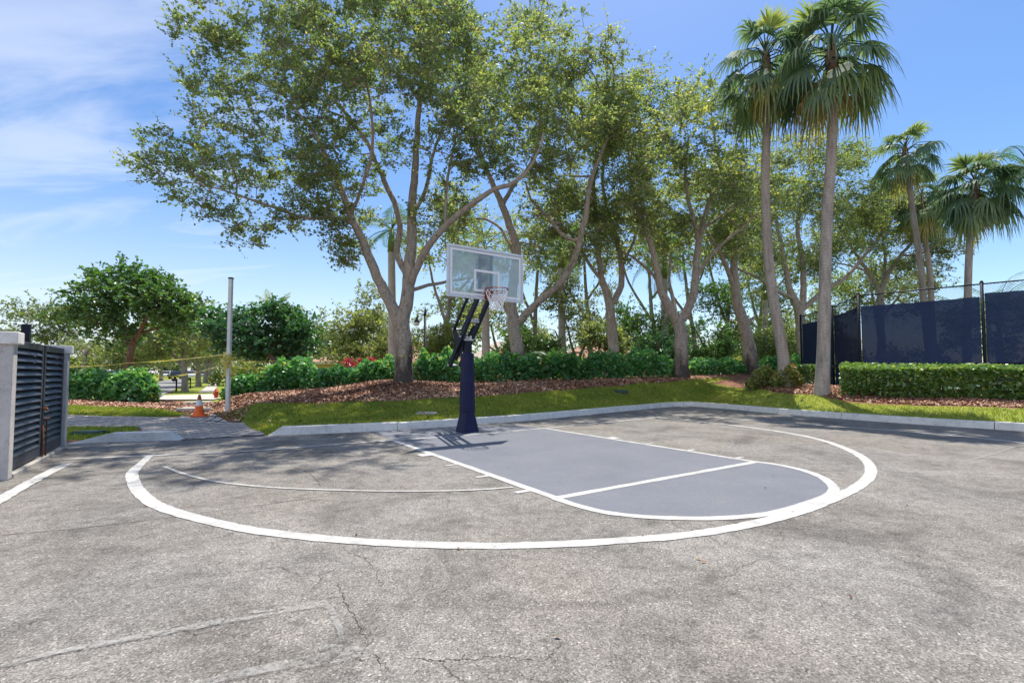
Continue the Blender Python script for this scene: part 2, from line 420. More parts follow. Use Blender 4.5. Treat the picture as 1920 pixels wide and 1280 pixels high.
M['car_dark'] = simple('black_car_paint', (0.014, 0.015, 0.018), 0.22, 0.6, 0, 0.1, 3)
M['car_grey'] = simple('silver_car_paint', (0.30, 0.31, 0.33), 0.25, 0.6, 0, 0.08, 3)
M['van_blue'] = simple('dark_blue_van_paint', (0.015, 0.03, 0.16), 0.3, 0.5, 0, 0.12, 3)
M['tyre'] = simple('black_tyre_rubber', (0.018, 0.018, 0.018), 0.85, 0.2)
M['hydrant'] = simple('red_hydrant_paint', (0.5, 0.05, 0.03), 0.5, 0.4)
M['street'] = concrete_mat('pale_street_asphalt', (0.27, 0.265, 0.26))
M['sidewalk'] = concrete_mat('sunlit_sidewalk_concrete', (0.52, 0.48, 0.44))
M['court_green'] = simple('tennis_court_floor', (0.16, 0.24, 0.20), 0.85, 0.2, 0, 0.1, 1)
M['litter'] = leaf_mat('dry_leaves', [(0.0, (0.10, 0.04, 0.02)), (0.6, (0.24, 0.12, 0.05)), (1.0, (0.36, 0.24, 0.10))], 0.1, 0.05)

def glass_mat():
    t = NT('hazy_acrylic_backboard'); co = t.world()
    n = t.ramp(t.noise(co, 2.2, 5, 0.65), [(0.3, 0.28), (0.7, 0.52)])
    nb = t.node('RGBToBW'); t.ln(n, nb.inputs[0])
    tr = t.node('BsdfTransparent'); tr.inputs['Color'].default_value = (0.80, 0.88, 0.90, 1)
    d = t.node('BsdfDiffuse'); d.inputs['Color'].default_value = (0.55, 0.62, 0.64, 1)
    tl = t.node('BsdfTranslucent'); tl.inputs['Color'].default_value = (0.55, 0.63, 0.66, 1)
    m0 = t.node('MixShader'); m0.inputs[0].default_value = 0.5; t.ln(d.outputs[0], m0.inputs[1]); t.ln(tl.outputs[0], m0.inputs[2])
    m = t.node('MixShader'); t.ln(nb.outputs[0], m.inputs[0]); t.ln(tr.outputs[0], m.inputs[1]); t.ln(m0.outputs[0], m.inputs[2])
    g = t.node('BsdfGlossy'); g.inputs['Roughness'].default_value = 0.05
    fr = t.node('Fresnel'); fr.inputs['IOR'].default_value = 1.45
    m2 = t.node('MixShader'); t.ln(fr.outputs[0], m2.inputs[0]); t.ln(m.outputs[0], m2.inputs[1]); t.ln(g.outputs[0], m2.inputs[2])
    return t.done(m2.outputs[0])
M['glass'] = glass_mat()

def screen_mat():
    t = NT('navy_windscreen_fabric'); w = t.world()
    c = t.ramp(t.noise(w, 1.2, 5, 0.6), [(0.3, (0.018, 0.030, 0.085)), (0.7, (0.032, 0.052, 0.13))])
    d = t.bsdf(c, 0.75, 0.2)
    tl = t.node('BsdfTranslucent'); tl.inputs['Color'].default_value = (0.02, 0.038, 0.10, 1)
    m0 = t.node('MixShader'); m0.inputs[0].default_value = 0.35; t.ln(d.outputs[0], m0.inputs[1]); t.ln(tl.outputs[0], m0.inputs[2])
    tr = t.node('BsdfTransparent')
    m = t.node('MixShader'); m.inputs[0].default_value = 0.022
    t.ln(m0.outputs[0], m.inputs[1]); t.ln(tr.outputs[0], m.inputs[2])
    return t.done(m.outputs[0])
M['screen'] = screen_mat()

# ------------------------------------------------------------------ world, sun, camera
SUN_H = np.array([0.33, 1.21]); SUN_EL = math.atan2(2.95, 1.254)
def make_world():
    w = bpy.data.worlds.new('World'); SC.world = w; w.use_nodes = True
    nt = w.node_tree; nt.nodes.clear(); N = nt.nodes.new; L = nt.links.new
    out = N('ShaderNodeOutputWorld'); bg = N('ShaderNodeBackground'); bg.inputs['Strength'].default_value = SKY
    sky = N('ShaderNodeTexSky'); sky.sky_type = 'NISHITA'; sky.sun_disc = False
    sky.sun_elevation = SUN_EL; sky.sun_rotation = math.atan2(SUN_H[0], SUN_H[1])
    sky.altitude = 0; sky.air_density = 1.0; sky.dust_density = 0.6; sky.ozone_density = 2.0
    tc = N('ShaderNodeTexCoord'); sep = N('ShaderNodeSeparateXYZ'); L(tc.outputs['Generated'], sep.inputs[0])
    def mth(op, a, b=0.0, clamp=False):
        m = N('ShaderNodeMath'); m.operation = op; m.use_clamp = clamp
        for s, v in ((m.inputs[0], a), (m.inputs[1], b)):
            if hasattr(v, 'is_output'): L(v, s)
            else: s.default_value = v
        return m.outputs[0]
    # high thin cirrus on a sheet far above: streaks, thicker towards one side of the sky
    zc = mth('MAXIMUM', sep.outputs['Z'], 0.03)
    zz = mth('ADD', zc, 0.12)
    px = mth('DIVIDE', sep.outputs['X'], zz); py = mth('DIVIDE', sep.outputs['Y'], zz)
    cb = N('ShaderNodeCombineXYZ'); L(px, cb.inputs[0]); L(py, cb.inputs[1])
    mp = N('ShaderNodeMapping'); mp.inputs['Rotation'].default_value = (0, 0, R(35)); mp.inputs['Scale'].default_value = (0.55, 1.5, 1)
    L(cb.outputs[0], mp.inputs[0])
    n1 = N('ShaderNodeTexNoise'); n1.inputs['Scale'].default_value = 1.25; n1.inputs['Detail'].default_value = 9; n1.inputs['Roughness'].default_value = 0.58; n1.inputs['Distortion'].default_value = 0.9
    L(mp.outputs[0], n1.inputs['Vector'])
    side = mth('MULTIPLY', mth('ADD', sep.outputs['X'], 0.0), -0.34)
    # extra cloud added behind the camera, out of view, to lift shaded sides
    back_fill = mth('MULTIPLY', mth('SUBTRACT', 0.05, sep.outputs['Y'], True), 0.42)
    v = mth('ADD', mth('ADD', n1.outputs['Fac'], side), back_fill)
    r = N('ShaderNodeValToRGB'); r.color_ramp.elements[0].position = 0.57; r.color_ramp.elements[1].position = 0.90
    r.color_ramp.elements[0].color = (0, 0, 0, 1); r.color_ramp.elements[1].color = (1, 1, 1, 1); r.color_ramp.interpolation = 'EASE'
    L(v, r.inputs[0])
    low = mth('SUBTRACT', 1.0, mth('MULTIPLY', zc, 2.2), True)      # haze bank near the horizon
    low = mth('MULTIPLY', mth('POWER', low, 2.2), mth('SUBTRACT', 0.42, mth('MULTIPLY', sep.outputs['X'], 0.5), True))
    cl = mth('MULTIPLY', r.outputs[0], mth('ADD', 0.5, mth('MULTIPLY', back_fill, 1.1)), True)
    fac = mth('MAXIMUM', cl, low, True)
    hs = N('ShaderNodeHueSaturation'); hs.inputs['Saturation'].default_value = 1.24; hs.inputs['Value'].default_value = 0.86; hs.inputs['Hue'].default_value = 0.504
    L(sky.outputs[0], hs.inputs['Color'])
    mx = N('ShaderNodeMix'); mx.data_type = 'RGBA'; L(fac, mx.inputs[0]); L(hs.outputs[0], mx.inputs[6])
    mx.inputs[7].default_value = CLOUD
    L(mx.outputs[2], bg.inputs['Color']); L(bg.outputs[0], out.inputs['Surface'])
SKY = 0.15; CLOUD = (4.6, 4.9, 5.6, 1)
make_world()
sun = bpy.data.lights.new('sun', 'SUN'); sun.energy = 4.7; sun.angle = R(0.53); sun.color = (1.0, 0.93, 0.82)
so = bpy.data.objects.new('sun', sun); link(so); so.location = (10, 30, 60)
sh = SUN_H / np.linalg.norm(SUN_H)
so.rotation_euler = Vector((-sh[0] * math.cos(SUN_EL), -sh[1] * math.cos(SUN_EL), -math.sin(SUN_EL))).to_track_quat('-Z', 'Y').to_euler()
cam = bpy.data.cameras.new('camera'); cam.sensor_width = 36; cam.lens = 36 * F / 1920; cam.shift_y = (CYP - 640) / 1920
cam.clip_end = 3000; cam.clip_start = 0.05
co_ = bpy.data.objects.new('camera', cam); link(co_); co_.location = (0, 0, CAMZ); co_.rotation_euler = (math.pi / 2 + PITCH, 0, 0)
SC.camera = co_
SC.view_settings.view_transform = 'Standard'; SC.view_settings.look = 'None'; SC.view_settings.exposure = 0.5; SC.view_settings.gamma = 1.0
SC.render.engine = 'CYCLES'
SC.cycles.max_bounces = 8; SC.cycles.transparent_max_bounces = 16; SC.cycles.use_denoising = True

# ------------------------------------------------------------------ court geometry (metres, camera at origin looking +Y)
U = np.array([0.8396, 0.5432]); Vd = np.array([0.5432, -0.8396])      # along the baseline / from baseline into the court
KERB = np.array([(-5.07, 9.91), (-4.12, 10.22), (-2.42, 11.0), (-1.1, 11.95), (0.6, 13.24), (3.43, 15.95), (5.7, 18.05), (6.72, 18.62), (7.35, 18.35), (8.17, 16.49), (8.87, 14.59), (10.19, 12.25), (11.5, 10.65), (14.5, 7.0), (24, -5)])
STUB = np.array([(-8.05, 8.85), (-6.45, 9.2)])

def catmull(P, per=8, closed=False):
    P = np.asarray(P, float); n = len(P); out = []
    for i in range(n if closed else n - 1):
        p0, p1, p2, p3 = (P[(i - 1) % n] if closed or i > 0 else 2 * P[0] - P[1]), P[i], P[(i + 1) % n], (P[(i + 2) % n] if closed or i + 2 < n else 2 * P[-1] - P[-2])
        for t in np.arange(per) / per:
            out.append(0.5 * ((2 * p1) + (-p0 + p2) * t + (2 * p0 - 5 * p1 + 4 * p2 - p3) * t * t + (-p0 + 3 * p1 - 3 * p2 + p3) * t ** 3))
    if not closed: out.append(P[-1])
    return np.array(out)
KC = catmull(KERB[:13], 6)
KC = np.concatenate([KC, KERB[13:]])
ASPH = np.concatenate([KC, [(24, -40), (-40, -40), (-40, 2.0), (-9.5, 8.6)], STUB])

def inside(P, poly):
    x, y = P[:, 0], P[:, 1]; r = np.zeros(len(P), bool); n = len(poly)
    for i in range(n):
        x1, y1 = poly[i]; x2, y2 = poly[(i + 1) % n]
        if y1 == y2: continue
        c = ((y1 > y) != (y2 > y)) & (x < (x2 - x1) * (y - y1) / (y2 - y1) + x1)
        r ^= c
    return r
def dist_poly(P, poly, closed=True):
    d = np.full(len(P), 1e9); n = len(poly)
    for i in range(n if closed else n - 1):
        a, b = poly[i], poly[(i + 1) % n]; ab = b - a
        t = np.clip(((P - a) @ ab) / (ab @ ab + 1e-12), 0, 1)
        d = np.minimum(d, np.linalg.norm(P - (a + t[:, None] * ab), axis=1))
    return d

# terrain control points: kerb line, lawn edge, hedge feet (pixel x, y, distance -> height)
ctl = [(*p, 0.15) for p in KERB[:13]]
GE = [(400, 768, 13.0), (480, 758, 13.8), (600, 757, 14.0), (755, 752, 14.6), (880, 745, 15.6), (1000, 737, 17.0), (1100, 728, 18.5), (1200, 718, 20.0), (1290, 713, 21.3), (1375, 709, 22.2)]
HB = [(440, 746, 16.0), (530, 736, 16.3), (620, 729, 16.6), (700, 717, 17.0), (755, 714, 18.0), (860, 719, 19.0), (1025, 714, 20.5), (1100, 713, 21.5), (1200, 710, 22.5), (1300, 706, 24.0), (1390, 702, 25.5)]
RB = [(1410, 730, 18.5), (1440, 728, 17.5), (1490, 733, 16.6), (1540, 737, 15.5), (1600, 745, 14.8), (1750, 748, 13.6), (1920, 751, 12.5)]
for x, y, Y in GE + HB + RB: ctl.append(tuple(at(x, y, Y)))
ctl += [(-6.4, 9.25, -0.01), (-8, 8.9, 0.02), (-10, 9, 0.03), (-5.6, 10.2, 0.0), (-7.0, 12.1, 0.01), (-8.2, 12.9, 0.02), (-9.5, 13.4, 0.02), (-6.3, 11.2, 0.01), (-8.0, 11.6, 0.0), (-9.5, 12.0, 0.0), (-11, 13.3, 0.02), (-6.8, 10.3, 0.0), (-8.4, 14.4, 0.04), (-8.3, 13.2, 0.0), (-7.5, 12.7, 0.01), (-9.0, 13.6, 0.0), (-8.6, 13.8, 0.02), (-9.2, 14.6, 0.05), (-12, 12.6, 0.02), (-14, 10, 0.02), (-12, 15, 0.14), (-9.6, 15.5, 0.08), (-10.2, 18.5, 0.03), (-15, 18.5, 0.22), (-20, 19, 0.2), (-18, 26, 0.05), (-12, 26, 0.0),
        (-25, 33, 0.0), (-20, 27, 0.0), (-17.5, 23, 0.0), (-14, 22.5, 0.02), (-24, 40, 0.0), (-35, 60, 0.0), (-17, 28, 0.02), (-28, 27, 0.02), (-10, 36, 0.0), (-40, 60, 0.0), (-5, 30, 0.6), (0, 32, 0.8), (10, 34, 0.95), (0, 55, 0.6), (20, 55, 0.7), (40, 55, 0.7), (22, 30, 0.75), (14, 20, 0.72), (18, 16, 0.62), (24, 10, 0.6), (40, 10, 0.6), (45, 35, 0.7), (20, 5, 0.5), (-30, 15, 0.1), (-30, 5, 0.0)]
ctl = np.array(ctl)
def tps(r): return np.where(r > 1e-9, r * r * np.log(r + 1e-12), 0)
def fit_rbf(c):
    n = len(c); A = tps(np.linalg.norm(c[:, None, :2] - c[None, :, :2], axis=2)) + np.eye(n) * 0.05
    Pm = np.c_[np.ones(n), c[:, :2]]
    K = np.block([[A, Pm], [Pm.T, np.zeros((3, 3))]])
    return np.linalg.solve(K, np.r_[c[:, 2], 0, 0, 0])
WR = fit_rbf(ctl)
def terrain(P):
    P = np.asarray(P, float)
    z = np.empty(len(P))
    for i in range(0, len(P), 20000):
        q = P[i:i + 20000]
        z[i:i + 20000] = tps(np.linalg.norm(q[:, None] - ctl[None, :, :2], axis=2)) @ WR[:-3] + WR[-3] + q @ WR[-2:]
    far = np.clip((np.hypot(P[:, 0], P[:, 1] - 15) - 38) / 25, 0, 1)
    z = np.clip(z, -0.05, 1.35) * (1 - far) + 0.3 * far
    seg = np.array([(-5.07, 9.91), (-6.45, 9.2)]); z = z * np.clip(dist_poly(P, seg, False) / 0.9, 0, 1)
    # small natural unevenness
    z = z + 0.012 * np.sin(P[:, 0] * 2.1 + 1.3 * np.sin(P[:, 1] * 1.7)) * np.clip(P[:, 1] - 10.5, 0, 1) * (1 - far)
    return z
def zt(x, y): return float(terrain(np.array([[x, y]]))[0])

# regions
EDGE = np.array([at(*g)[:2] for g in GE])
LAWN1 = np.concatenate([KC[:55], [(8.6, 21.0)], EDGE[::-1], [(-7.2, 12.6), (-6.9, 12.2), (-6.3, 11.3), (-5.65, 10.5), (-5.15, 9.9)]])
RBD = np.array([at(x, y, Y)[:2] for x, y, Y in [(1395, 733, 19), (1450, 742, 16.9), (1520, 746, 15.6), (1600, 752, 14.2), (1750, 757, 12.9), (1920, 766, 11.7)]])
LAWN2 = np.concatenate([KC[40:], [(24, -5), (26, 0)], RBD[::-1], [(8.6, 21.3), (8.2, 22.2), EDGE[-1]]])
LAWN3 = np.array([(-15.5, 13.6), (-10.3, 13.75), (-9.7, 14.6), (-11.0, 15.3), (-15.5, 15.6)])
LAWN4 = np.array([(-13, 9.3), (-9.3, 9.0), (-8.1, 9.0), (-7.7, 9.7), (-8.9, 11.25), (-13, 11.4)])
LAWN_FAR = [np.array([(-13.9, 28.5), (-12.5, 27.0), (-10.3, 27.0), (-11, 31), (-14, 40), (-27, 85), (-30, 85), (-16.5, 40)]),
            np.array([(-6, 27), (60, 27), (80, 120), (-14, 120), (-16, 60), (-9, 33)])]
MULCH_FAR = []
def lawn_mask(P):
    m = np.zeros(len(P), bool)
    for q in (LAWN1, LAWN2, LAWN3, LAWN4, *LAWN_FAR): m |= inside(P, q)
    return m

# ---- ground sheet (fine near the court, coarse to the horizon)
def axis(lo, hi, flo, fhi, fine):
    a = np.arange(flo, fhi + 1e-6, fine); st = fine; L = [flo]; x = flo
    while x > lo: st *= 1.22; x -= st; L.append(x)
    st = fine; H = []; x = fhi + 0
    while x < hi: st *= 1.22; x += st; H.append(x)
    return np.r_[np.array(L[1:][::-1]), a, np.array(H)]
gx = axis(-900, 900, -15, 17, 0.13); gy = axis(-300, 1500, 7.5, 27, 0.13)
XX, YY = np.meshgrid(gx, gy); P2 = np.c_[XX.ravel(), YY.ravel()]
zz = terrain(P2)
ins = inside(P2, ASPH); dd = dist_poly(P2, ASPH)
zz = np.where(ins, np.maximum(np.minimum(zz, 0.13) - 2.6 * dd, -0.35), zz)
def grid_object(name, P2, zz, nx, ny, mat, attr=None):
    me = bpy.data.meshes.new(name)
    i = np.arange((ny - 1) * (nx - 1)); r, c = i // (nx - 1), i % (nx - 1)
    a = r * nx + c; q = np.c_[a, a + 1, a + nx + 1, a + nx].astype(np.int32)
    me.vertices.add(len(P2)); me.vertices.foreach_set('co', np.c_[P2, zz].astype(np.float32).ravel())
    me.loops.add(q.size); me.loops.foreach_set('vertex_index', q.ravel())
    me.polygons.add(len(q)); me.polygons.foreach_set('loop_start', np.arange(0, q.size, 4, dtype=np.int32))
    try: me.polygons.foreach_set('loop_total', np.full(len(q), 4, dtype=np.int32))
    except Exception: pass
    me.polygons.foreach_set('use_smooth', np.ones(len(q), bool))
    if attr is not None:
        at_ = me.attributes.new('grass', 'FLOAT', 'POINT'); at_.data.foreach_set('value', attr.astype(np.float32))
    me.update(calc_edges=True); me.materials.append(mat)
    return link(bpy.data.objects.new(name, me))
gmask = lawn_mask(P2).astype(float)
gmask[(P2[:, 1] > 27) | ((P2[:, 0] < -12.5) & (P2[:, 1] > 20.5))] = 1
g = grid_object('ground', P2, zz, len(gx), len(gy), M['ground'], gmask); tag(g, kind='structure')

# ---- asphalt and paint
def sheet(name, poly, z, mat):
    mb = MB(); n = len(poly); mb.add(np.c_[poly, np.full(n, z)], [tuple(range(n))])
    o = mb.build(name, mat); tag(o, kind='structure'); return o
me_poly = ASPH[::-1]
sheet('asphalt_road', me_poly, 0.0, M['asphalt'])

def strip(name, pts, width, z, mat, per=6, jit=0.0, smooth=True, closed=False):
    P = catmull(np.asarray(pts, float)[:, :2], per, closed) if smooth else np.asarray(pts, float)[:, :2]
    n = len(P); w = np.broadcast_to(np.asarray(width, float), (len(pts),)) if hasattr(width, '__len__') else None
    wd = np.interp(np.linspace(0, len(pts) - 1, n), np.arange(len(pts)), w) if w is not None else np.full(n, width)
    t = np.gradient(P, axis=0); t /= np.linalg.norm(t, axis=1)[:, None]; nn = np.c_[-t[:, 1], t[:, 0]]
    j1 = RNG.normal(0, jit, n) if jit else 0; j2 = RNG.normal(0, jit, n) if jit else 0
    A = P + nn * (wd / 2 + j1)[:, None] if jit else P + nn * (wd / 2)[:, None]
    B = P - nn * (wd / 2 + j2)[:, None] if jit else P - nn * (wd / 2)[:, None]
    V = np.concatenate([np.c_[A, np.full(n, z)], np.c_[B, np.full(n, z)]])
    f = [(i + n, i + 1 + n, i + 1, i) for i in range(n - 1)]
    o = MB().add(V, f).build(name, mat); tag(o, kind='structure'); return o

A0, B0, C0, D0 = [G(*q)[:2] for q in ((737.5, 825.5), (1022, 803), (1042, 934), (1417, 866))]
FTC = [(1042, 934), (1049, 937), (1097, 952), (1153, 963.6), (1237, 970.6), (1322, 972), (1392, 969), (1454, 961), (1508, 946), (1550, 931), (1563, 920), (1560, 910), (1541, 895), (1503, 881), (1454, 870.5), (1417, 866)]
ftc = np.array([G(*q)[:2] for q in FTC])
lane_poly = np.concatenate([[G(690, 807)[:2], A0], ftc[:1], catmull(ftc, 5)[1:-1], ftc[-1:], [B0, G(960, 797)[:2], G(860, 799)[:2], G(760, 806)[:2]]])
sheet('lane_pavement', lane_poly, 0.0035, M['lane'])
zc = [0.005]; ck = [0.0012]
def nz(): zc[0] += 0.00022; return zc[0]
def gl(q): return [G(*a)[:2] for a in q]
ARC = [(284, 852), (266, 868), (250, 884), (248, 893), (255, 914), (275, 935), (300, 950), (345, 965), (400, 979), (480, 995), (600, 1009), (730, 1018.5), (900, 1023.5), (1000, 1022), (1097, 1018), (1251, 1007), (1350, 994), (1420, 980), (1500, 959), (1562, 935), (1600, 917), (1626, 898), (1633, 883), (1628, 868), (1613, 855), (1590, 843), (1552, 828.5), (1508, 817.5), (1454, 808), (1400, 800.5), (1340, 793), (1249, 784)]
strip('painted_arc_road_line', gl(ARC), [0.10] * 2 + [0.13] * 25 + [0.13] * 3 + [0.12] * 2, nz(), M['line'], 8, 0.0035)
strip('painted_key_road_line', ftc, 0.105, nz(), M['line'], 6, 0.003)
strip('painted_key_road_line', [A0, (A0 + C0) / 2, C0], 0.105, nz(), M['line'], 12, 0.003)
strip('painted_key_road_line', [B0, (B0 + D0) / 2, D0], 0.085, nz(), M['line'], 12, 0.003)
strip('painted_key_road_line', [C0 + 0.04 * U, (C0 + D0) / 2, D0 - 0.04 * U], 0.10, nz(), M['line'], 12, 0.003)
for px, w in (((797, 853), 0.22), ((846, 872), 0.06), ((905, 893.5), 0.07), ((976, 922.5), 0.08)):
    s = (G(*px)[:2] - A0) @ Vd; p = A0 + Vd * s - U * 0.05
    strip('painted_tick_road_line', [p, p - U * 0.17], w, nz(), M['line'], 2, 0, False)
for px, w in (((1142, 822), 0.22), ((1212, 832.5), 0.05), ((1290, 845), 0.06), ((1383, 859), 0.07)):
    s = (G(*px)[:2] - B0) @ Vd; p = B0 + Vd * s + U * 0.04
    strip('painted_tick_road_line', [p, p + U * 0.2], w, nz(), M['line'], 2, 0, False)
strip('painted_base_road_line', gl([(120, 861), (280, 854.5), (480, 845), (640, 832.5), (740, 825.5), (860, 817), (1022, 803), (1140, 791.5), (1210, 785), (1276, 778)]), 0.105, nz(), M['thin'], 8, 0.003)
strip('painted_side_road_line', gl([(1272, 777.8), (1400, 787.5), (1500, 795), (1600, 802), (1700, 809), (1810, 819), (1930, 832), (2060, 848)]), 0.125, nz(), M['line'], 8, 0.003)
strip('painted_old_arc_road_line', gl([(308, 875), (345, 889), (400, 902.5), (450, 909), (520, 915), (640, 919.5), (760, 921.5), (880, 919.5), (962, 914)]), 0.05, nz(), M['thin'], 8, 0.003)
strip('painted_bay_road_line', gl([(-60, 974), (0, 938), (60, 903), (128, 868)]), 0.13, nz(), M['line'], 10, 0.006)
strip('painted_patch_road_line', gl([(362, 876), (405, 872), (436, 871)]), 0.18, nz(), M['faded'], 6, 0.01)
for q, w in (([(-20, 1258), (100, 1228), (300, 1190), (480, 1158), (612, 1134)], 0.035), ([(470, 1150), (560, 1138), (612, 1128)], 0.02), ([(614, 1134), (630, 1165), (642, 1205)], 0.03), ([(350, 1290), (500, 1255), (660, 1222)], 0.06), ([(545, 1258), (620, 1244), (690, 1228)], 0.018), ([(600, 1215), (650, 1218), (690, 1222)], 0.04), ([(0, 1252), (120, 1222), (260, 1196), (420, 1165)], 0.045),
             ([(1340, 858), (1366, 842), (1374, 830), (1362, 818)], 0.03), ([(1910, 836), (1860, 852), (1810, 866)], 0.04), ([(1345, 782), (1372, 786), (1400, 789)], 0.16), ([(1120, 807), (1140, 806)], 0.05), ([(185, 842), (200, 833), (212, 826)], 0.07), ([(278, 852), (288, 838), (296, 832)], 0.06)):
    strip('faded_paint_road_line', gl(q), w, nz(), M['faded'], 8, 0.004)
def crack(q, w, mat='crack', jit=0.008):
    P = np.array(gl(q)); P = catmull(P, 9); n = len(P)
    P[1:-1] += RNG.normal(0, jit, (n - 2, 2))
    ww = 0.36 * w * (0.3 + RNG.random(n)); ww[0] = ww[-1] = 0.002
    ck[0] += 0.00005; strip('crack_road_line', P, list(ww), ck[0], M[mat], 1, 0, False)
for q, w in (([(633, 1090), (640, 1112), (650, 1130), (664, 1160), (677, 1185), (690, 1204)], 0.014),
             ([(690, 1204), (684, 1220), (672, 1232), (680, 1240)], 0.010), ([(757, 1232), (800, 1236), (832, 1238), (880, 1234), (940, 1233), (1000, 1237)], 0.010),
             ([(828, 1238), (842, 1262), (870, 1276)], 0.008), ([(672, 1040), (690, 1052), (708, 1080), (716, 1098)], 0.010), ([(640, 1022), (655, 1036), (672, 1041)], 0.008),
             ([(602, 912), (590, 896), (575, 884), (553, 876)], 0.012), ([(660, 1005), (672, 1003)], 0.012), ([(1660, 902), (1700, 907), (1740, 912), (1794, 921)], 0.022),
             ([(0, 1247), (90, 1228), (200, 1200), (350, 1190)], 0.006), ([(260, 1193), (300, 1185), (345, 1172), (355, 1190), (400, 1182)], 0.009), ([(1020, 1236), (1040, 1220), (1060, 1205)], 0.007), ([(1500, 1115), (1530, 1122), (1570, 1145)], 0.006), ([(560, 1128), (600, 1122), (642, 1118)], 0.006), ([(700, 1225), (715, 1240), (728, 1256)], 0.009)):
    crack(q, w)
crack([(553, 876), (575, 884), (590, 897), (602, 912)], 0.02, 'seam', 0.002)
crack([(0, 1003), (150, 990), (300, 972), (480, 948), (602, 930)], 0.03, 'seam', 0.006)
crack([(360, 893), (440, 887), (520, 882)], 0.02, 'seam', 0.006)
crack([(80, 893), (200, 886), (300, 884)], 0.02, 'seam', 0.006)

# ---- kerbs
def kerb(name, P, h=0.16, w=0.17, taper0=0.0, taper1=0.0, label=None):
    P = np.asarray(P, float); n = len(P)
    t = np.gradient(P, axis=0); t /= np.linalg.norm(t, axis=1)[:, None]; inn = np.c_[t[:, 1], -t[:, 0]]
    s = np.r_[0, np.cumsum(np.linalg.norm(np.diff(P, axis=0), axis=1))]
    k = np.ones(n)
    if taper0: k = np.minimum(k, np.clip(s / taper0, 0.03, 1))
    if taper1: k = np.minimum(k, np.clip((s[-1] - s) / taper1, 0.03, 1))
    prof = [(0.06, -0.2), (-0.06, 0.97), (-0.05, 1.0), (0.10, 1.0), (0.125, 0.95), (0.165, 0.05), (0.165, -0.2)]
    prof = [(-0.06, -0.5)] + prof[1:]
    rings = [np.c_[P + inn * a, h * k * b if b > 0 else np.full(n, -0.1)] for a, b in prof]
    V = np.stack(rings, 1).reshape(-1, 3); m = len(prof)
    f = [(i * m + j, i * m + j + 1, (i + 1) * m + j + 1, (i + 1) * m + j) for i in range(n - 1) for j in range(m - 1)]
    f += [tuple(range(m)), tuple((n - 1) * m + j for j in range(m - 1, -1, -1))]
    o = MB().add(V, f).build(name, M['kerb']); tag(o, kind='structure'); return o
kp = KC.copy(); kp = np.concatenate([catmull(KC[:6], 3), KC[6:]])
sk = np.r_[0, np.cumsum(np.linalg.norm(np.diff(kp, axis=0), axis=1))]; a_ = 0.0; first_ = True
while a_ < sk[-1] - 0.5 and a_ < 34:
    b_ = min(sk[-1], a_ + (2.6 if first_ else 3.05)); q_ = np.r_[a_, sk[(sk > a_ + .02) & (sk < b_ - .02)], b_ - 0.014]
    kerb('kerb', np.c_[np.interp(q_, sk, kp[:, 0]), np.interp(q_, sk, kp[:, 1])], 0.165 + RNG.normal(0, .003), taper0=0.25 if first_ else 0.0)
    a_ = b_; first_ = False
kerb('kerb', catmull([(-8.15, 8.83), (-7.9, 8.9), (-7.4, 9.02), (-6.7, 9.2), (-6.42, 9.27)], 5), 0.17, taper0=0.65, taper1=0.22)

# ---- paver walk
def conform(name, poly, lift, mat, step=0.25):
    """a sheet laid on the terrain inside a polygon"""
    poly = np.asarray(poly, float)
    lo, hi = poly.min(0), poly.max(0)
    xs = np.arange(lo[0], hi[0] + step, step); ys = np.arange(lo[1], hi[1] + step, step)
    import bmesh
    bm = bmesh.new()
    vs = [bm.verts.new((*p, 0)) for p in poly]; bm.faces.new(vs)
    for x in xs[1:]: bmesh.ops.bisect_plane(bm, geom=bm.verts[:] + bm.edges[:] + bm.faces[:], plane_co=(x, 0, 0), plane_no=(1, 0, 0))
    for y in ys[1:]: bmesh.ops.bisect_plane(bm, geom=bm.verts[:] + bm.edges[:] + bm.faces[:], plane_co=(0, y, 0), plane_no=(0, 1, 0))
    V = np.array([v.co[:2] for v in bm.verts]); Z = terrain(V) + lift
    for v, z in zip(bm.verts, Z): v.co.z = z
    me = bpy.data.meshes.new(name); bm.to_mesh(me); bm.free(); me.materials.append(mat)
    o = link(bpy.data.objects.new(name, me)); tag(o, kind='structure'); return o
conform('paver_path', [(-6.35, 9.18), (-5.12, 9.82), (-5.55, 10.5), (-6.3, 11.3), (-6.9, 12.2), (-8.2, 13.0), (-9.6, 13.6), (-11, 13.7), (-16, 13.4), (-16, 11.3), (-8.8, 11.2), (-7.6, 9.8), (-6.9, 9.25)], 0.010, M['paver'], 0.3)
# street and sidewalks beyond the left hedge
gp = lambda q: [tuple(G(*a)[:2]) for a in q]
conform('street', gp([(180, 741), (300, 741), (322, 735), (340, 725), (352, 716), (357, 711.5), (340, 711.5), (326, 714), (309, 717), (292, 722), (200, 733)]), 0.03, M['street'], 4)
conform('street_apron', gp([(210, 757), (300, 755), (400, 752), (413, 748), (402, 740.5), (300, 742.5), (180, 742.5)]), 0.05, M['sidewalk'], 2)
conform('sidewalk', gp([(370, 736.5), (399, 735.5), (416, 716), (406, 714.5)]), 0.05, M['sidewalk'], 3)

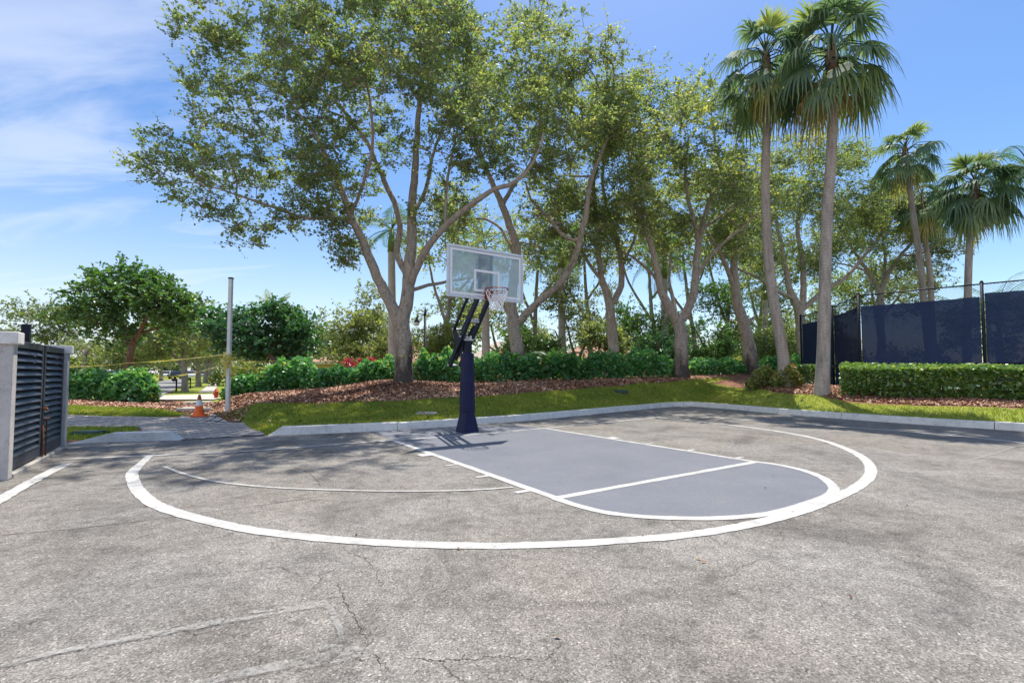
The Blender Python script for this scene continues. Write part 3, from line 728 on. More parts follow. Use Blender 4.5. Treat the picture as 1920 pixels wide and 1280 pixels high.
# ---- lawn blades and mulch chips
def scatter_in(poly, n):
    lo, hi = poly.min(0), poly.max(0); P = RNG.random((int(n * 3), 2)) * (hi - lo) + lo
    P = P[inside(P, poly)]; return P[:n]
def blades(P, h=0.05, w=0.012):
    n = len(P); z = terrain(P); a = RNG.random(n) * 2 * math.pi
    hh = h * (0.5 + RNG.random(n)); lean = RNG.normal(0, 0.55, (n, 2)) * hh[:, None]
    s = np.c_[np.cos(a), np.sin(a)] * w
    b0 = np.c_[P - s, z - 0.004]; b1 = np.c_[P + s, z - 0.004]; t = np.c_[P + lean, z + hh]
    return np.stack([b0, b1, t], 1)
def pnoise(P, s, seed=0):
    return 0.5 + 0.25 * (np.sin(P[:, 0] * s + seed + 1.7 * np.sin(P[:, 1] * s * 0.7 + seed)) + np.sin(P[:, 1] * s * 1.3 + 2.1 * np.sin(P[:, 0] * s * 0.6 + 2 * seed)))
lp = []
def litter():
    P = np.concatenate([scatter_in(LAWN1, 500), scatter_in(LAWN2, 350)]); P = P[~inside(P, ASPH)]
    n = len(P); a = RNG.random(n) * 6.28; tl = RNG.normal(0, .4, n); d = np.c_[np.cos(a), np.sin(a), tl]; s = np.c_[-np.sin(a), np.cos(a), RNG.normal(0, .5, n)]
    c = np.c_[P, terrain(P) + .05]; l = 0.03 + 0.03 * RNG.random((n, 1))
    o = poly_mesh('leaf_litter', np.stack([c - d * l, c + s * l * .45, c + d * l, c - s * l * .45], 1), M['litter'], None, RNG.random(n)); tag(o, kind='stuff')
litter()
for q, n in ((LAWN1, 90000), (LAWN2, 75000), (LAWN3, 14000), (LAWN4, 7000)):
    p = scatter_in(q, n); p = p[~inside(p, ASPH)]; p = p[dist_poly(p, KC, False) > 0.08]; lp.append(p)
lp = np.concatenate(lp)
ed = dist_poly(lp, LAWN1) ; 
bl = blades(lp)
pv = np.clip(0.25 + 0.35 * pnoise(lp, 1.9) + RNG.normal(0, 0.2, len(lp)) + 0.12 * (lp[:, 0] > 8), 0, 1)
o = poly_mesh('lawn_grass', bl, M['blade'], None, pv); tag(o, kind='stuff')
def chips(P, L=0.043):
    n = len(P); z = terrain(P) + 0.006 + RNG.random(n) * 0.022
    a = RNG.random(n) * 2 * math.pi; tl = RNG.normal(0, 0.35, n)
    d = np.c_[np.cos(a), np.sin(a), tl]; s = np.c_[-np.sin(a), np.cos(a), RNG.normal(0, 0.4, n)]
    l = L * (0.4 + RNG.random(n))[:, None]; w = l * (0.2 + 0.25 * RNG.random(n))[:, None]
    c = np.c_[P, z]
    return np.stack([c - d * l - s * w, c + d * l - s * w, c + d * l + s * w, c - d * l + s * w], 1)
MB1 = np.concatenate([EDGE, [at(x, y, Y + 1.0)[:2] for x, y, Y in HB[::-1]], [(-9.3, 14.8)]])
MB2 = np.array([at(x, y, Y)[:2] for x, y, Y in [(1395, 731, 19.2), (1450, 741, 17.0), (1520, 745, 15.7), (1600, 751, 14.4), (1750, 756, 13.0), (1920, 765, 11.8), (1990, 760, 12.5), (1920, 745, 13.4), (1600, 735, 16.5), (1480, 715, 19.5), (1400, 712, 21.5)]])
MB3 = np.array([(-10.9, 15.1), (-9.4, 13.7), (-7.2, 12.5), (-7.4, 13.3), (-8.8, 15), (-8.9, 19), (-11.6, 20.5)])
MB4 = np.array([(-20, 15.5), (-11, 15.3), (-11.2, 19.5), (-20, 19.5)])
cp = np.concatenate([scatter_in(q, n) for q, n in ((MB1, 85000), (MB2, 36000), (MB3, 16000), (MB4, 16000))])
cp = cp[~inside(cp, LAWN3)]
cv = np.clip(0.45 + 0.25 * (pnoise(cp, 1.1, 3) - 0.5) + RNG.normal(0, 0.24, len(cp)), 0, 1)
o = poly_mesh('mulch_gravel', chips(cp), M['chip'], None, cv); tag(o, kind='stuff')
# a few dead leaves and crumbs on the asphalt
fp = np.concatenate([np.array(gl([(1392, 1058), (1595, 1120), (1320, 1055), (1205, 1005), (1045, 1196), (860, 1030), (668, 1003), (1310, 1049), (1720, 1041), (8, 917), (30, 912), (50, 920), (60, 905), (355, 952), (1700, 948)])),
                     np.c_[RNG.uniform(-6, 9, 40), RNG.uniform(4, 12, 40)], KC[5:60][RNG.integers(0, 50, 420)] + RNG.normal(0, 0.22, (420, 2))])
fp = fp[inside(fp, ASPH)]
n = len(fp); a = RNG.random(n) * 6.28; d = np.c_[np.cos(a), np.sin(a), RNG.normal(0, .15, n)]; s = np.c_[-np.sin(a), np.cos(a), RNG.normal(0, .2, n)]
c = np.c_[fp, np.full(n, 0.012)]; l = 0.012 + 0.016 * RNG.random((n, 1)); c[:, 2] = 0.012
o = poly_mesh('fallen_leaves', np.stack([c - d * l, c + s * l * 0.45, c + d * l, c - s * l * 0.45], 1), M['litter'], None, RNG.random(n)); tag(o, kind='stuff')

# ================================================================== basketball hoop
PB = np.array([-0.985, 10.42]); U3 = np.array([*U, 0]); V3 = np.array([*Vd, 0]); Z3 = np.array([0, 0, 1.0])
def H3(s, u, z): return np.array([*(PB + Vd * s + U * u), z])
hoop = empty('basketball_hoop', H3(0, 0, 0), 'adjustable outdoor basketball hoop on a navy padded pole at the edge of the grey-blue key', 'basketball hoop')
AX = (U3, V3, Z3)
def ring_prism(name, prof, mat, k=8, bev=0.0, sq=0.0):
    """stacked chamfered-square sections: (z, half width, half depth, chamfer)"""
    mb = MB(); V = []; m = 8
    for z, a, b, ch in prof:
        for x, y in ((a - ch, b), (a, b - ch), (a, -b + ch), (a - ch, -b), (-a + ch, -b), (-a, -b + ch), (-a, b - ch), (-a + ch, b)): V.append(H3(y, x, z))
    f = [(i * m + j, i * m + (j + 1) % m, (i + 1) * m + (j + 1) % m, (i + 1) * m + j) for i in range(len(prof) - 1) for j in range(m)]
    f += [tuple(range(m - 1, -1, -1)), tuple((len(prof) - 1) * m + j for j in range(m))]
    mb.add(V, f); return mb.build(name, mat, hoop, bevel=bev)
def wrap(z, a): return MB().box(H3(0, 0, z), (2 * a, 2 * a, 0.02), *AX)
ring_prism('base_skirt', [(0.0, 0.205, 0.205, 0.03), (0.05, 0.195, 0.195, 0.03), (0.40, 0.142, 0.142, 0.045), (0.45, 0.136, 0.136, 0.045)], M['navy'], bev=0.008)
pad = ring_prism('pole_pad', [(0.442, 0.142, 0.142, 0.05), (0.45, 0.146, 0.146, 0.05), (1.055, 0.135, 0.135, 0.05), (1.062, 0.130, 0.130, 0.05), (1.07, 0.135, 0.135, 0.05), (1.71, 0.122, 0.122, 0.05), (1.73, 0.115, 0.115, 0.045)], M['navy'], bev=0.006)
mb = MB(); mb.box(H3(0.1425, 0.035, 0.78), (0.004, 0.006, 0.58), *AX); mb.box(H3(0.1305, 0.03, 1.4), (0.004, 0.006, 0.6), *AX)
mb.build('pad_seam', M['black_metal'], pad)
mb = MB(); mb.box(H3(0, 0, 1.0), (0.15, 0.15, 2.0), *AX); mb.build('pole', M['black_metal'], hoop, bevel=0.01)
mb = MB(); mb.box(H3(0, 0, 2.02), (0.21, 0.21, 0.05), *AX); mb.box(H3(0, 0, 2.075), (0.15, 0.15, 0.06), *AX); mb.build('pole_cap', M['grey_metal'], hoop, bevel=0.012)
mb = MB()
for u in (-0.10, 0.10):
    o1 = [(-0.40, 1.72), (-0.08, 1.72), (0.02, 2.02), (-0.20, 2.12), (-0.42, 2.34), (-0.52, 2.32), (-0.46, 2.0)]
    V = [H3(s, u - 0.006, z) for s, z in o1] + [H3(s, u + 0.006, z) for s, z in o1]; m = len(o1)
    mb.add(V, [tuple(range(m)), tuple(range(2 * m - 1, m - 1, -1))] + [(i, (i + 1) % m, m + (i + 1) % m, m + i) for i in range(m)])
mb.build('pivot_bracket', M['black_metal'], hoop, bevel=0.004)
BS = 0.86                                                     # distance of the board face from the pole
for u in (-0.135, 0.135):
    MB().bar(H3(-0.62, u, 1.46), H3(BS - 0.10, u, 2.90), 0.055, 0.125).build('lower_arm', M['black_metal'], hoop, bevel=0.008)
    MB().bar(H3(-0.47, u * 0.8, 2.28), H3(BS - 0.10, u * 0.8, 3.48), 0.045, 0.06).build('upper_arm', M['black_metal'], hoop, bevel=0.006)
for s_, u_, z_ in ((-0.62, 0.2, 1.47), (-0.02, 0.19, 2.09), (-0.46, 0.16, 2.29)): MB().tube([H3(s_, -u_, z_), H3(s_, u_, z_)], 0.022).build('pivot_pin', M['grey_metal'], hoop, smooth=True)
mb = MB(); mb.bar(H3(-0.58, 0, 1.60), H3(0.30, 0, 2.30), 0.05); mb.build('height_actuator', M['black_metal'], hoop, bevel=0.01)
mb = MB(); mb.box(H3(0.30, 0.0, 2.42), (0.215, 0.10, 0.09), *AX); mb.build('arm_crosspiece', M['grey_metal'], hoop, bevel=0.01)
mb = MB(); mb.tube([H3(-0.55, -0.17, 1.60), H3(-0.63, -0.2, 1.75), H3(-0.58, -0.22, 1.95), H3(-0.5, -0.18, 2.0), H3(-0.4, -0.2, 1.85)], 0.014, 6); mb.build('crank_handle', M['black_metal'], hoop, smooth=True)
for u in (-0.13, 0.13): MB().box(H3(BS - 0.065, u, 3.32), (0.075, 0.05, 0.98), *AX).build('mounting_rail', M['black_metal'], hoop, bevel=0.006)
for z in (2.86, 3.42, 3.76): MB().box(H3(BS - 0.06, 0, z), (0.205, 0.04, 0.05), *AX).build('mounting_crossbar', M['black_metal'], hoop)
BZ0, BZ1, BW = 2.80, 3.85, 0.905
board = MB().box(H3(BS - 0.006, 0, (BZ0 + BZ1) / 2), (2 * BW - 0.05, 0.012, BZ1 - BZ0 - 0.05), *AX).build('backboard', M['glass'], hoop)
mb = MB(); fw = 0.05
for z in (BZ0 + fw / 2, BZ1 - fw / 2): mb.box(H3(BS - 0.012, 0, z), (2 * BW, 0.05, fw), *AX)
for u in (-BW + fw / 2, BW - fw / 2): mb.box(H3(BS - 0.012, u, (BZ0 + BZ1) / 2), (fw, 0.05, BZ1 - BZ0 - 2 * fw), *AX)
mb.build('board_frame', M['alu'], board, bevel=0.006)
mb = MB()
def rect_ring(mb, u0, u1, z0, z1, w, s, th=0.003):
    mb.box(H3(s, (u0 + u1) / 2, z0 + w / 2), (u1 - u0, th, w), *AX); mb.box(H3(s, (u0 + u1) / 2, z1 - w / 2), (u1 - u0, th, w), *AX)
    mb.box(H3(s, u0 + w / 2, (z0 + z1) / 2), (w, th, z1 - z0 - 2 * w), *AX); mb.box(H3(s, u1 - w / 2, (z0 + z1) / 2), (w, th, z1 - z0 - 2 * w), *AX)
rect_ring(mb, -BW + fw + 0.012, BW - fw - 0.012, BZ0 + fw + 0.012, BZ1 - fw - 0.012, 0.05, BS + 0.003)
mb.build('painted_border', M['white'], board)
mb = MB(); rect_ring(mb, -0.305, 0.305, 2.955, 3.41, 0.05, BS + 0.003); mb.build('target_square', M['white'], board)
rim = MB()
RC = H3(BS + 0.15 + 0.235, 0, 2.965)
an = np.linspace(0, 2 * math.pi, 40, endpoint=False)
rim.tube([RC + 0.232 * (math.cos(a) * U3 + math.sin(a) * V3) for a in an], 0.0105, 8, close=True)
rim.tube([RC - Z3 * 0.045 + 0.215 * (math.cos(a) * U3 + math.sin(a) * V3) for a in np.linspace(math.pi * 1.02, math.pi * 1.98, 18)], 0.008, 6)
for a in np.linspace(0, 2 * math.pi, 12, endpoint=False):
    p = RC + 0.232 * (math.cos(a) * U3 + math.sin(a) * V3); rim.tube([p + Z3 * 0, p - Z3 * 0.032, p - Z3 * 0.03 - 0.016 * (math.cos(a) * U3 + math.sin(a) * V3)], 0.004, 5)
rim = rim.build('rim', M['red_rim'], hoop, smooth=True)
mb = MB()
mb.box(H3(BS + 0.016, 0, 2.90), (0.13, 0.02, 0.20), *AX)
o1 = [(0.03, 2.84), (0.16, 2.93), (0.16, 2.975), (0.03, 2.985)]
for u in (-0.06, 0.06):
    V = [H3(BS + s, u - 0.005, z) for s, z in o1] + [H3(BS + s, u + 0.005, z) for s, z in o1]
    mb.add(V, [(0, 1, 2, 3), (7, 6, 5, 4)] + [(i, (i + 1) % 4, 4 + (i + 1) % 4, 4 + i) for i in range(4)])
mb.box(H3(BS + 0.095, 0, 2.968), (0.12, 0.13, 0.012), *AX)
mb.build('rim_bracket', M['red_rim'], hoop, bevel=0.004)
net = MB(); LV = [(0.222, 0.03), (0.205, 0.10), (0.17, 0.18), (0.14, 0.25), (0.118, 0.32), (0.118, 0.38), (0.13, 0.43)]; K = 12
sag = lambda lev, a: np.array([0.02 * lev / 6 * math.sin(3 * a), 0.02 * lev / 6 * math.cos(2 * a), 0.012 * math.sin(5 * a + lev)])
def npnt(lev, j):
    r, dz = LV[lev]; a = (j + 0.5 * (lev % 2)) * 2 * math.pi / K
    return RC + r * (math.cos(a) * U3 + math.sin(a) * V3) - Z3 * dz + sag(lev, a) * (lev > 0)
for lev in range(len(LV) - 1):
    for j in range(K):
        for dj in ((0, -1) if lev % 2 == 0 else (0, 1)):
            net.tube([npnt(lev, j), npnt(lev + 1, j + dj)], 0.0058 if lev < 2 else 0.0066, 5, False)
net.build('net', M['net'], hoop, smooth=True)

# ================================================================== louvred bin enclosure
GK = np.array([-6.05, 5.72]); GD = np.array([-0.548, 0.8365]); GN = np.array([0.8365, 0.548])     # corner, along the gate, towards the court
def Q3(s, n, z): return np.array([*(GK + GD * s + GN * n), z])
gD, gN = np.array([*GD, 0]), np.array([*GN, 0]); AG = (gD, gN, Z3)
wall = empty('enclosure_wall', Q3(0, -0.2, 0), 'grey stucco bin enclosure wall with pale cap, beside the louvred gate', 'wall')
mb = MB(); mb.box(Q3(0.07, -1.6, 0.82), (0.16, 3.2, 1.64), *AG); mb.box(Q3(2.83, -1.6, 0.81), (0.15, 3.2, 1.62), *AG); mb.box(Q3(1.45, -3.3, 0.81), (3.0, 0.19, 1.62), *AG)
mb.build('wall_panel', M['stucco'], wall, bevel=0.012)
mb = MB(); mb.box(Q3(0.07, -1.58, 1.71), (0.25, 3.25, 0.15), *AG); mb.box(Q3(2.83, -1.58, 1.685), (0.21, 3.25, 0.14), *AG); mb.box(Q3(1.45, -3.3, 1.685), (2.5, 0.26, 0.13), *AG)
mb.build('wall_cap', M['stucco_white'], wall, bevel=0.012)
MB().box(Q3(1.45, -0.10, 0.015), (2.59, 0.22, 0.07), *AG).build('threshold', M['concrete'], wall, bevel=0.01)
MB().tube([Q3(-0.02, -0.30, -0.02), Q3(-0.03, -0.32, 0.14), Q3(-0.03, -0.34, 0.2)], [0.085, 0.08, 0.03], 10).build('painted_bollard_stub', M['white'], wall, smooth=True)
def leaf_gate(s0, s1, label, name='louvred_gate'):
    g = empty(name, Q3(s0, -0.075, 0.06), label, 'gate', 'louvred gate leaves of the bin enclosure')
    z0, z1, fw = 0.075, 1.70, 0.075
    mb = MB()
    mb.box(Q3((s0 + s1) / 2, -0.075, z1 - 0.045), (s1 - s0, 0.06, 0.09), *AG); mb.box(Q3((s0 + s1) / 2, -0.075, z0 + 0.075), (s1 - s0, 0.06, 0.15), *AG)
    for s in (s0 + fw / 2, s1 - fw / 2): mb.box(Q3(s, -0.075, (z0 + z1) / 2 + 0.03), (fw, 0.058, z1 - z0 - 0.24), *AG)
    mb.build('gate_frame', M['gate'], g, bevel=0.005)
    N = 15; zz = np.linspace(z0 + 0.19, z1 - 0.13, N)
    for i, z in enumerate(zz):
        t = R(38); zv = np.array([*(-GN * math.sin(t)), math.cos(t)]); yv = np.cross(zv, gD)
        MB().box(Q3((s0 + s1) / 2, -0.075, z), (s1 - s0 - 2 * fw - 0.004, 0.016, 0.105), gD, yv, zv).build('louvre_blade', M['gate'], g)
    MB().box(Q3((s0 + s1) / 2, -0.15, 0.95), (s1 - s0 - 0.1, 0.01, 1.4), *AG).build('backing_panel', M['black_metal'], g)
    return g
g1 = leaf_gate(0.155, 1.535, 'charcoal louvred gate leaf next to the near grey pillar')
g2 = leaf_gate(1.60, 2.75, 'charcoal louvred gate leaf with the steel latch, next to the far pillar')
mb = MB(); mb.tube([Q3(1.565, -0.03, -0.0), Q3(1.565, -0.03, 0.52)], 0.010, 7); mb.build('drop_bolt', M['rust'], g1, smooth=True)
mb = MB(); mb.tube([Q3(1.70, -0.02, 0.0), Q3(1.70, -0.02, 0.60), Q3(1.70, 0.01, 0.60)], 0.009, 7); mb.box(Q3(1.62, -0.03, 0.76), (0.16, 0.03, 0.035), *AG); mb.box(Q3(1.76, -0.03, 0.60), (0.22, 0.02, 0.02), *AG)
mb.tube([Q3(1.58, -0.02, 0.765), Q3(1.60, 0.0, 0.73), Q3(1.64, 0.0, 0.73), Q3(1.66, -0.02, 0.765)], 0.009, 6); mb.build('latch', M['rust'], g2, smooth=True)
MB().box(Q3(1.5, -0.24, 1.72), (0.11, 0.09, 0.55), *AG).build('gate_post', M['black_metal'], g1, bevel=0.01)

# ================================================================== plants: skeleton growing and leaves
def leaf_quads(C, L, W, rng, up=0.5, outward=None, k=4):
    n = len(C)
    d = rng.normal(0, 1, (n, 3)); d[:, 2] *= 0.7
    if outward is not None: d += outward * 1.0
    d /= np.linalg.norm(d, axis=1)[:, None]
    nn = rng.normal(0, 1, (n, 3)) + np.array([0, 0, up * 2]); s = np.cross(d, nn); s /= np.linalg.norm(s, axis=1)[:, None] + 1e-9
    l = L * (0.65 + 0.7 * rng.random((n, 1))); w = l * (W / L)
    if k == 4: return np.stack([C - d * l * .5, C + s * w * .5 - d * l * 0.02, C + d * l * .5, C - s * w * .5 - d * l * 0.02], 1)
    nv = np.cross(s, d)
    return np.stack([C - d * l * .5, C + s * w * .42 - d * l * .15, C + s * w * .46 + d * l * .22 - nv * l * .03, C + d * l * .5 - nv * l * .10, C - s * w * .46 + d * l * .22 - nv * l * .03, C - s * w * .42 - d * l * .15], 1)

class Tree:
    def __init__(s): s.p = []; s.par = []; s.r = []
    def node(s, p, par, r=0.0): s.p.append(np.asarray(p, float)); s.par.append(par); s.r.append(r); return len(s.p) - 1
    def limb(s, pts, rad, start=None, step=0.3, wob=0.02, rng=RNG):
        P = catmull(pts, 8); rr = np.interp(np.linspace(0, len(pts) - 1, len(P)), np.arange(len(pts)), rad)
        sl = np.r_[0, np.cumsum(np.linalg.norm(np.diff(P, axis=0), axis=1))]
        m = max(2, int(sl[-1] / step)); q = np.linspace(0, sl[-1], m + 1)
        P = np.stack([np.interp(q, sl, P[:, i]) for i in range(3)], 1); rr = np.interp(q, sl, rr)
        par = start
        if start is not None and s.p: par = start
        elif s.p: par = int(np.argmin(np.linalg.norm(np.array(s.p) - P[0], axis=1)))
        else: par = -1
        for i in range(0 if par == -1 else 1, m + 1):
            par = s.node(P[i] + rng.normal(0, wob, 3) * (i > 0), par, rr[i])
        return par
    def reach(s, C, step=0.4, jit=0.07, rng=RNG, rtip=0.009, first=0):
        """join every leaf clump to the nearest wood with a curved twig"""
        N = len(s.p); P = np.zeros((N + len(C) * 14, 3)); P[:N] = s.p
        d0 = np.min(np.linalg.norm(C[:, None] - P[None, :N], axis=2), axis=1)
        for ci in np.argsort(d0):
            c = C[ci]; n = len(s.p); df = c - P[:n]; d = np.linalg.norm(df, axis=1)
            cost = d * (1.0 + 0.35 * np.clip(-df[:, 2] / (d + .01), 0, 1)); cost[:first] += 2.0
            j = int(np.argmin(cost)); L = d[j]
            if L < 0.12: continue
            m = min(13, max(1, int(round(L / step)))); a = P[j]
            par0 = s.par[j]; dirn = (a - P[par0]) if par0 >= 0 else np.array([0, 0, 1.0])
            dirn = dirn / (np.linalg.norm(dirn) + 1e-9); ctrl = a + dirn * L * 0.32 + np.array([0, 0, 0.08 * L])
            par = j
            for i in range(1, m + 1):
                t = i / m; q = (1 - t) ** 2 * a + 2 * t * (1 - t) * ctrl + t * t * c + rng.normal(0, jit * min(1, L) * (i < m), 3)
                par = s.node(q, par, 0.0); P[par] = q
    def wood(s, mb, tip=0.009, expo=2.3, kmax=10, rmin=0.0):
        n = len(s.p); P = np.array(s.p); A = np.zeros(n); ch = [[] for _ in range(n)]
        for i in range(n - 1, -1, -1):
            if not ch[i]: A[i] = max(A[i], tip ** expo)
            r = A[i] ** (1 / expo)
            if s.r[i] > 0: r = max(s.r[i], min(r, s.r[i] * 1.15)); A[i] = r ** expo
            if s.par[i] >= 0: A[s.par[i]] += A[i]; ch[s.par[i]].append(i)
        r = A ** (1 / expo)
        r = np.array([s.r[i] if s.r[i] > 0 else r[i] for i in range(n)])
        for i in range(n):
            if s.r[i] <= 0 and s.par[i] >= 0: r[i] = min(r[i], r[s.par[i]] * 0.85)
        starts = [(0, -1)]
        while starts:
            i, par = starts.pop(); pts = [] if par < 0 else [P[par]]; rr = [] if par < 0 else [min(r[i] * 1.25, r[par])]
            while True:
                pts.append(P[i]); rr.append(r[i])
                if not ch[i]: break
                o = sorted(ch[i], key=lambda c: -r[c])
                for c in o[1:]: starts.append((c, i))
                i = o[0]
            if len(pts) < 2 or max(rr) < rmin: continue
            rr = np.array(rr); k = kmax if rr.max() > 0.1 else 6 if rr.max() > 0.035 else 4
            if k == kmax and par < 0:                                # root flare
                hgt = np.array(pts)[:, 2] - pts[0][2]; rr = rr * (1 + 0.30 * np.exp(-np.clip(hgt, 0, 9) / 0.28))
            mb.tube(pts, rr, k, cap=False)

def clump_centres(blobs, n, rng, gap=0.0, s0=0.0):
    """blobs: (centre, (rx, ry, rz)); clump centres through their volume, denser towards the outside, with gaps"""
    w = np.array([max(1e-3, b[1][0] * b[1][1] * b[1][2]) ** 0.72 for b in blobs]); w /= w.sum()
    out = []
    while len(out) < n:
        b = blobs[rng.choice(len(blobs), p=w)]
        d = rng.normal(0, 1, 3); d /= np.linalg.norm(d)
        q = np.array(b[0]) + d * rng.random() ** (1 / 2.1) * np.array(b[1])
        if gap:
            a = math.sin(q[0] * 1.5 + s0 + 1.3 * math.sin(q[2] * 1.1)) + math.sin(q[1] * 1.4 + 2 * s0 + 1.2 * math.sin(q[0] * 0.9)) + math.sin(q[2] * 1.9 + 3 * s0 + 1.1 * math.sin(q[1] * 1.2))
            if a < (gap - 0.6) * 3 - 0.35: continue
        out.append(q)
    return np.array(out)

def foliage(C, per, sig, L, W, rng, k=4, base=0.42, spread=0.17, flat=0.7, up=0.5):
    n = len(C); m = rng.poisson(per, n); idx = np.repeat(np.arange(n), m)
    sz = (0.7 + 0.6 * rng.random(n))[idx, None]
    off = rng.normal(0, 1, (len(idx), 3)) * sig * sz * np.array([1, 1, flat])
    P = C[idx] + off
    cv = rng.normal(0, 0.10, n)[idx]
    var = np.clip(base + cv + rng.normal(0, spread, len(idx)), 0, 0.97)
    var[rng.random(len(idx)) < 0.012] = 1.0
    return leaf_quads(P, L, W, rng, up, off / (np.linalg.norm(off, axis=1)[:, None] + 1e-6) * 0.6, k), var

def sprays(C, per, sig, L, W, rng, base=0.42, spread=0.17, up=0.5, centre=None, nl=9):
    """leaves set along short twiglets that fan out of each clump"""
    n = len(C); m = np.maximum(1, rng.poisson(per / nl, n)); ti = np.repeat(np.arange(n), m); T = len(ti)
    d = rng.normal(0, 1, (T, 3)); d[:, 2] = d[:, 2] * 0.55 + 0.12
    if centre is not None:
        o = C[ti] - centre; o[:, 2] *= 0.5; d += 0.7 * o / (np.linalg.norm(o, axis=1)[:, None] + 1e-6)
    d /= np.linalg.norm(d, axis=1)[:, None]
    ln = sig * 2.3 * (0.55 + 0.8 * rng.random(T)); st = C[ti] + rng.normal(0, sig * 0.35, (T, 3)); droop = 0.22 * rng.random(T)
    li = np.repeat(np.arange(T), nl); f = np.tile(np.linspace(0.18, 1.0, nl), T) + rng.normal(0, .05, T * nl)
    P = st[li] + d[li] * (ln[li] * f)[:, None]; P[:, 2] -= droop[li] * ln[li] * f ** 2
    P += rng.normal(0, L * 0.30, P.shape)
    var = base + rng.normal(0, 0.09, n)[ti][li] + rng.normal(0, 0.07, T)[li] + rng.normal(0, spread * 0.8, len(li))
    var = np.clip(var, 0, 0.93); var[rng.random(len(li)) < 0.003] = 1.0
    V = leaf_quads(P, L, W, rng, up, d[li] * 0.9)
    e = st + d * ln[:, None]; e[:, 2] -= droop * ln
    s1 = np.cross(d, rng.normal(0, 1, (T, 3))); s1 /= np.linalg.norm(s1, axis=1)[:, None] + 1e-9; s2 = np.cross(d, s1); w = 0.007
    st2 = C[ti] * 0.6 + st * 0.4
    tw = np.concatenate([np.stack([st2 - a * w, st2 + a * w, e + a * w * .3, e - a * w * .3], 1) for a in (s1, s2)])
    return V, var, tw

def px_blobs(bl, Y):
    """(px, py, rx, ry, dY, rY) -> metres at the tree's own distance"""
    return [(at(x, y, Y + dy), (rx * (Y + dy) / F, rY, ry * (Y + dy) / F)) for x, y, rx, ry, dy, rY in bl]

def make_tree(name, label, cat, Y, limbs, blobs, n, per, sig, L, W, leafm, barkm, seed, group=None, base=0.42, gap=0.55, step=0.32, k=4, flat=0.7, tip=0.009, kmax=10, up=0.5, spread=0.17, thin=0.86):
    rng = np.random.default_rng(seed); T = Tree()
    first = 0
    for li, lb in enumerate(limbs):
        pts = [at(x, y, Y + dy) for x, y, r, dy in lb]
        if li == 0: pts[0] = pts[0] - np.array([0, 0, 0.25])
        T.limb(pts, [q[2] for q in lb], None, step, 0.015, rng)
        if li == 0: first = int(len(T.p) * 0.75)
    b0 = at(limbs[0][0][0], limbs[0][0][1], Y)
    e = empty(name, b0, label, cat, group)
    C = clump_centres(px_blobs(blobs, Y), n, rng, gap, seed)
    T.reach(C, rng=rng, first=first)
    T.r = [q * thin for q in T.r]
    mb = MB(); T.wood(mb, tip, kmax=kmax); mb.build('trunk', barkm, e, smooth=True)
    V, var, tw = sprays(C, per, sig, L, W, rng, base, spread, up, np.array(px_blobs(blobs, Y)[0][0]))
    poly_mesh('crown', V, leafm, e, var); poly_mesh('twigs', tw, barkm, e)
    return e

# ---------------------------------------------------------------- the row of oaks behind the kerb
OG = 'live oaks in the mulch bed behind the kerb'
LA = [[(756, 721, .44, 0), (757, 690, .38, 0), (758, 640, .34, 0), (755, 604, .32, 0), (763, 560, .28, 0), (768, 500, .25, .1), (772, 450, .22, .2), (772, 395, .19, .3), (777, 330, .16, .4), (782, 250, .13, .4), (788, 180, .10, .3), (800, 90, .08, .2), (835, 0, .05, 0)],
      [(752, 612, .27, 0), (737, 578, .25, -.1), (714, 535, .215, -.3), (696, 492, .195, -.5), (680, 452, .175, -.7), (657, 402, .145, -1.0), (640, 355, .12, -1.2), (618, 305, .10, -1.4), (585, 245, .07, -1.6), (540, 190, .05, -1.8)],
      [(668, 425, .09, -.9), (630, 408, .085, -1.2), (575, 410, .075, -1.6), (525, 392, .06, -2.0), (470, 375, .045, -2.4), (400, 350, .03, -2.8)],
      [(768, 520, .16, .1), (750, 492, .15, .3), (744, 465, .145, .4), (750, 425, .13, .5), (738, 375, .12, .6), (715, 330, .11, .7), (690, 272, .10, .8), (650, 215, .08, .9), (600, 165, .06, 1.0), (540, 120, .04, 1.0)],
      [(765, 545, .17, 0), (785, 495, .16, -.3), (805, 458, .15, -.5), (842, 418, .135, -.8), (882, 384, .12, -1.0), (922, 358, .10, -1.2), (962, 343, .085, -1.3), (1000, 305, .06, -1.4), (1020, 250, .04, -1.5)],
      [(835, 425, .08, -.8), (836, 385, .07, -.6), (838, 340, .065, -.5), (845, 300, .05, -.4), (860, 240, .04, -.3)],
      [(766, 548, .09, .2), (800, 536, .08, .8), (838, 528, .07, 1.4), (872, 522, .055, 1.9), (910, 520, .04, 2.4)],
      [(775, 400, .10, .3), (800, 350, .09, 1.0), (815, 280, .07, 1.6), (850, 200, .05, 2.0)],
      [(657, 402, .08, -1.0), (680, 350, .07, -1.9), (700, 260, .06, -2.8), (690, 160, .04, -3.5)]]
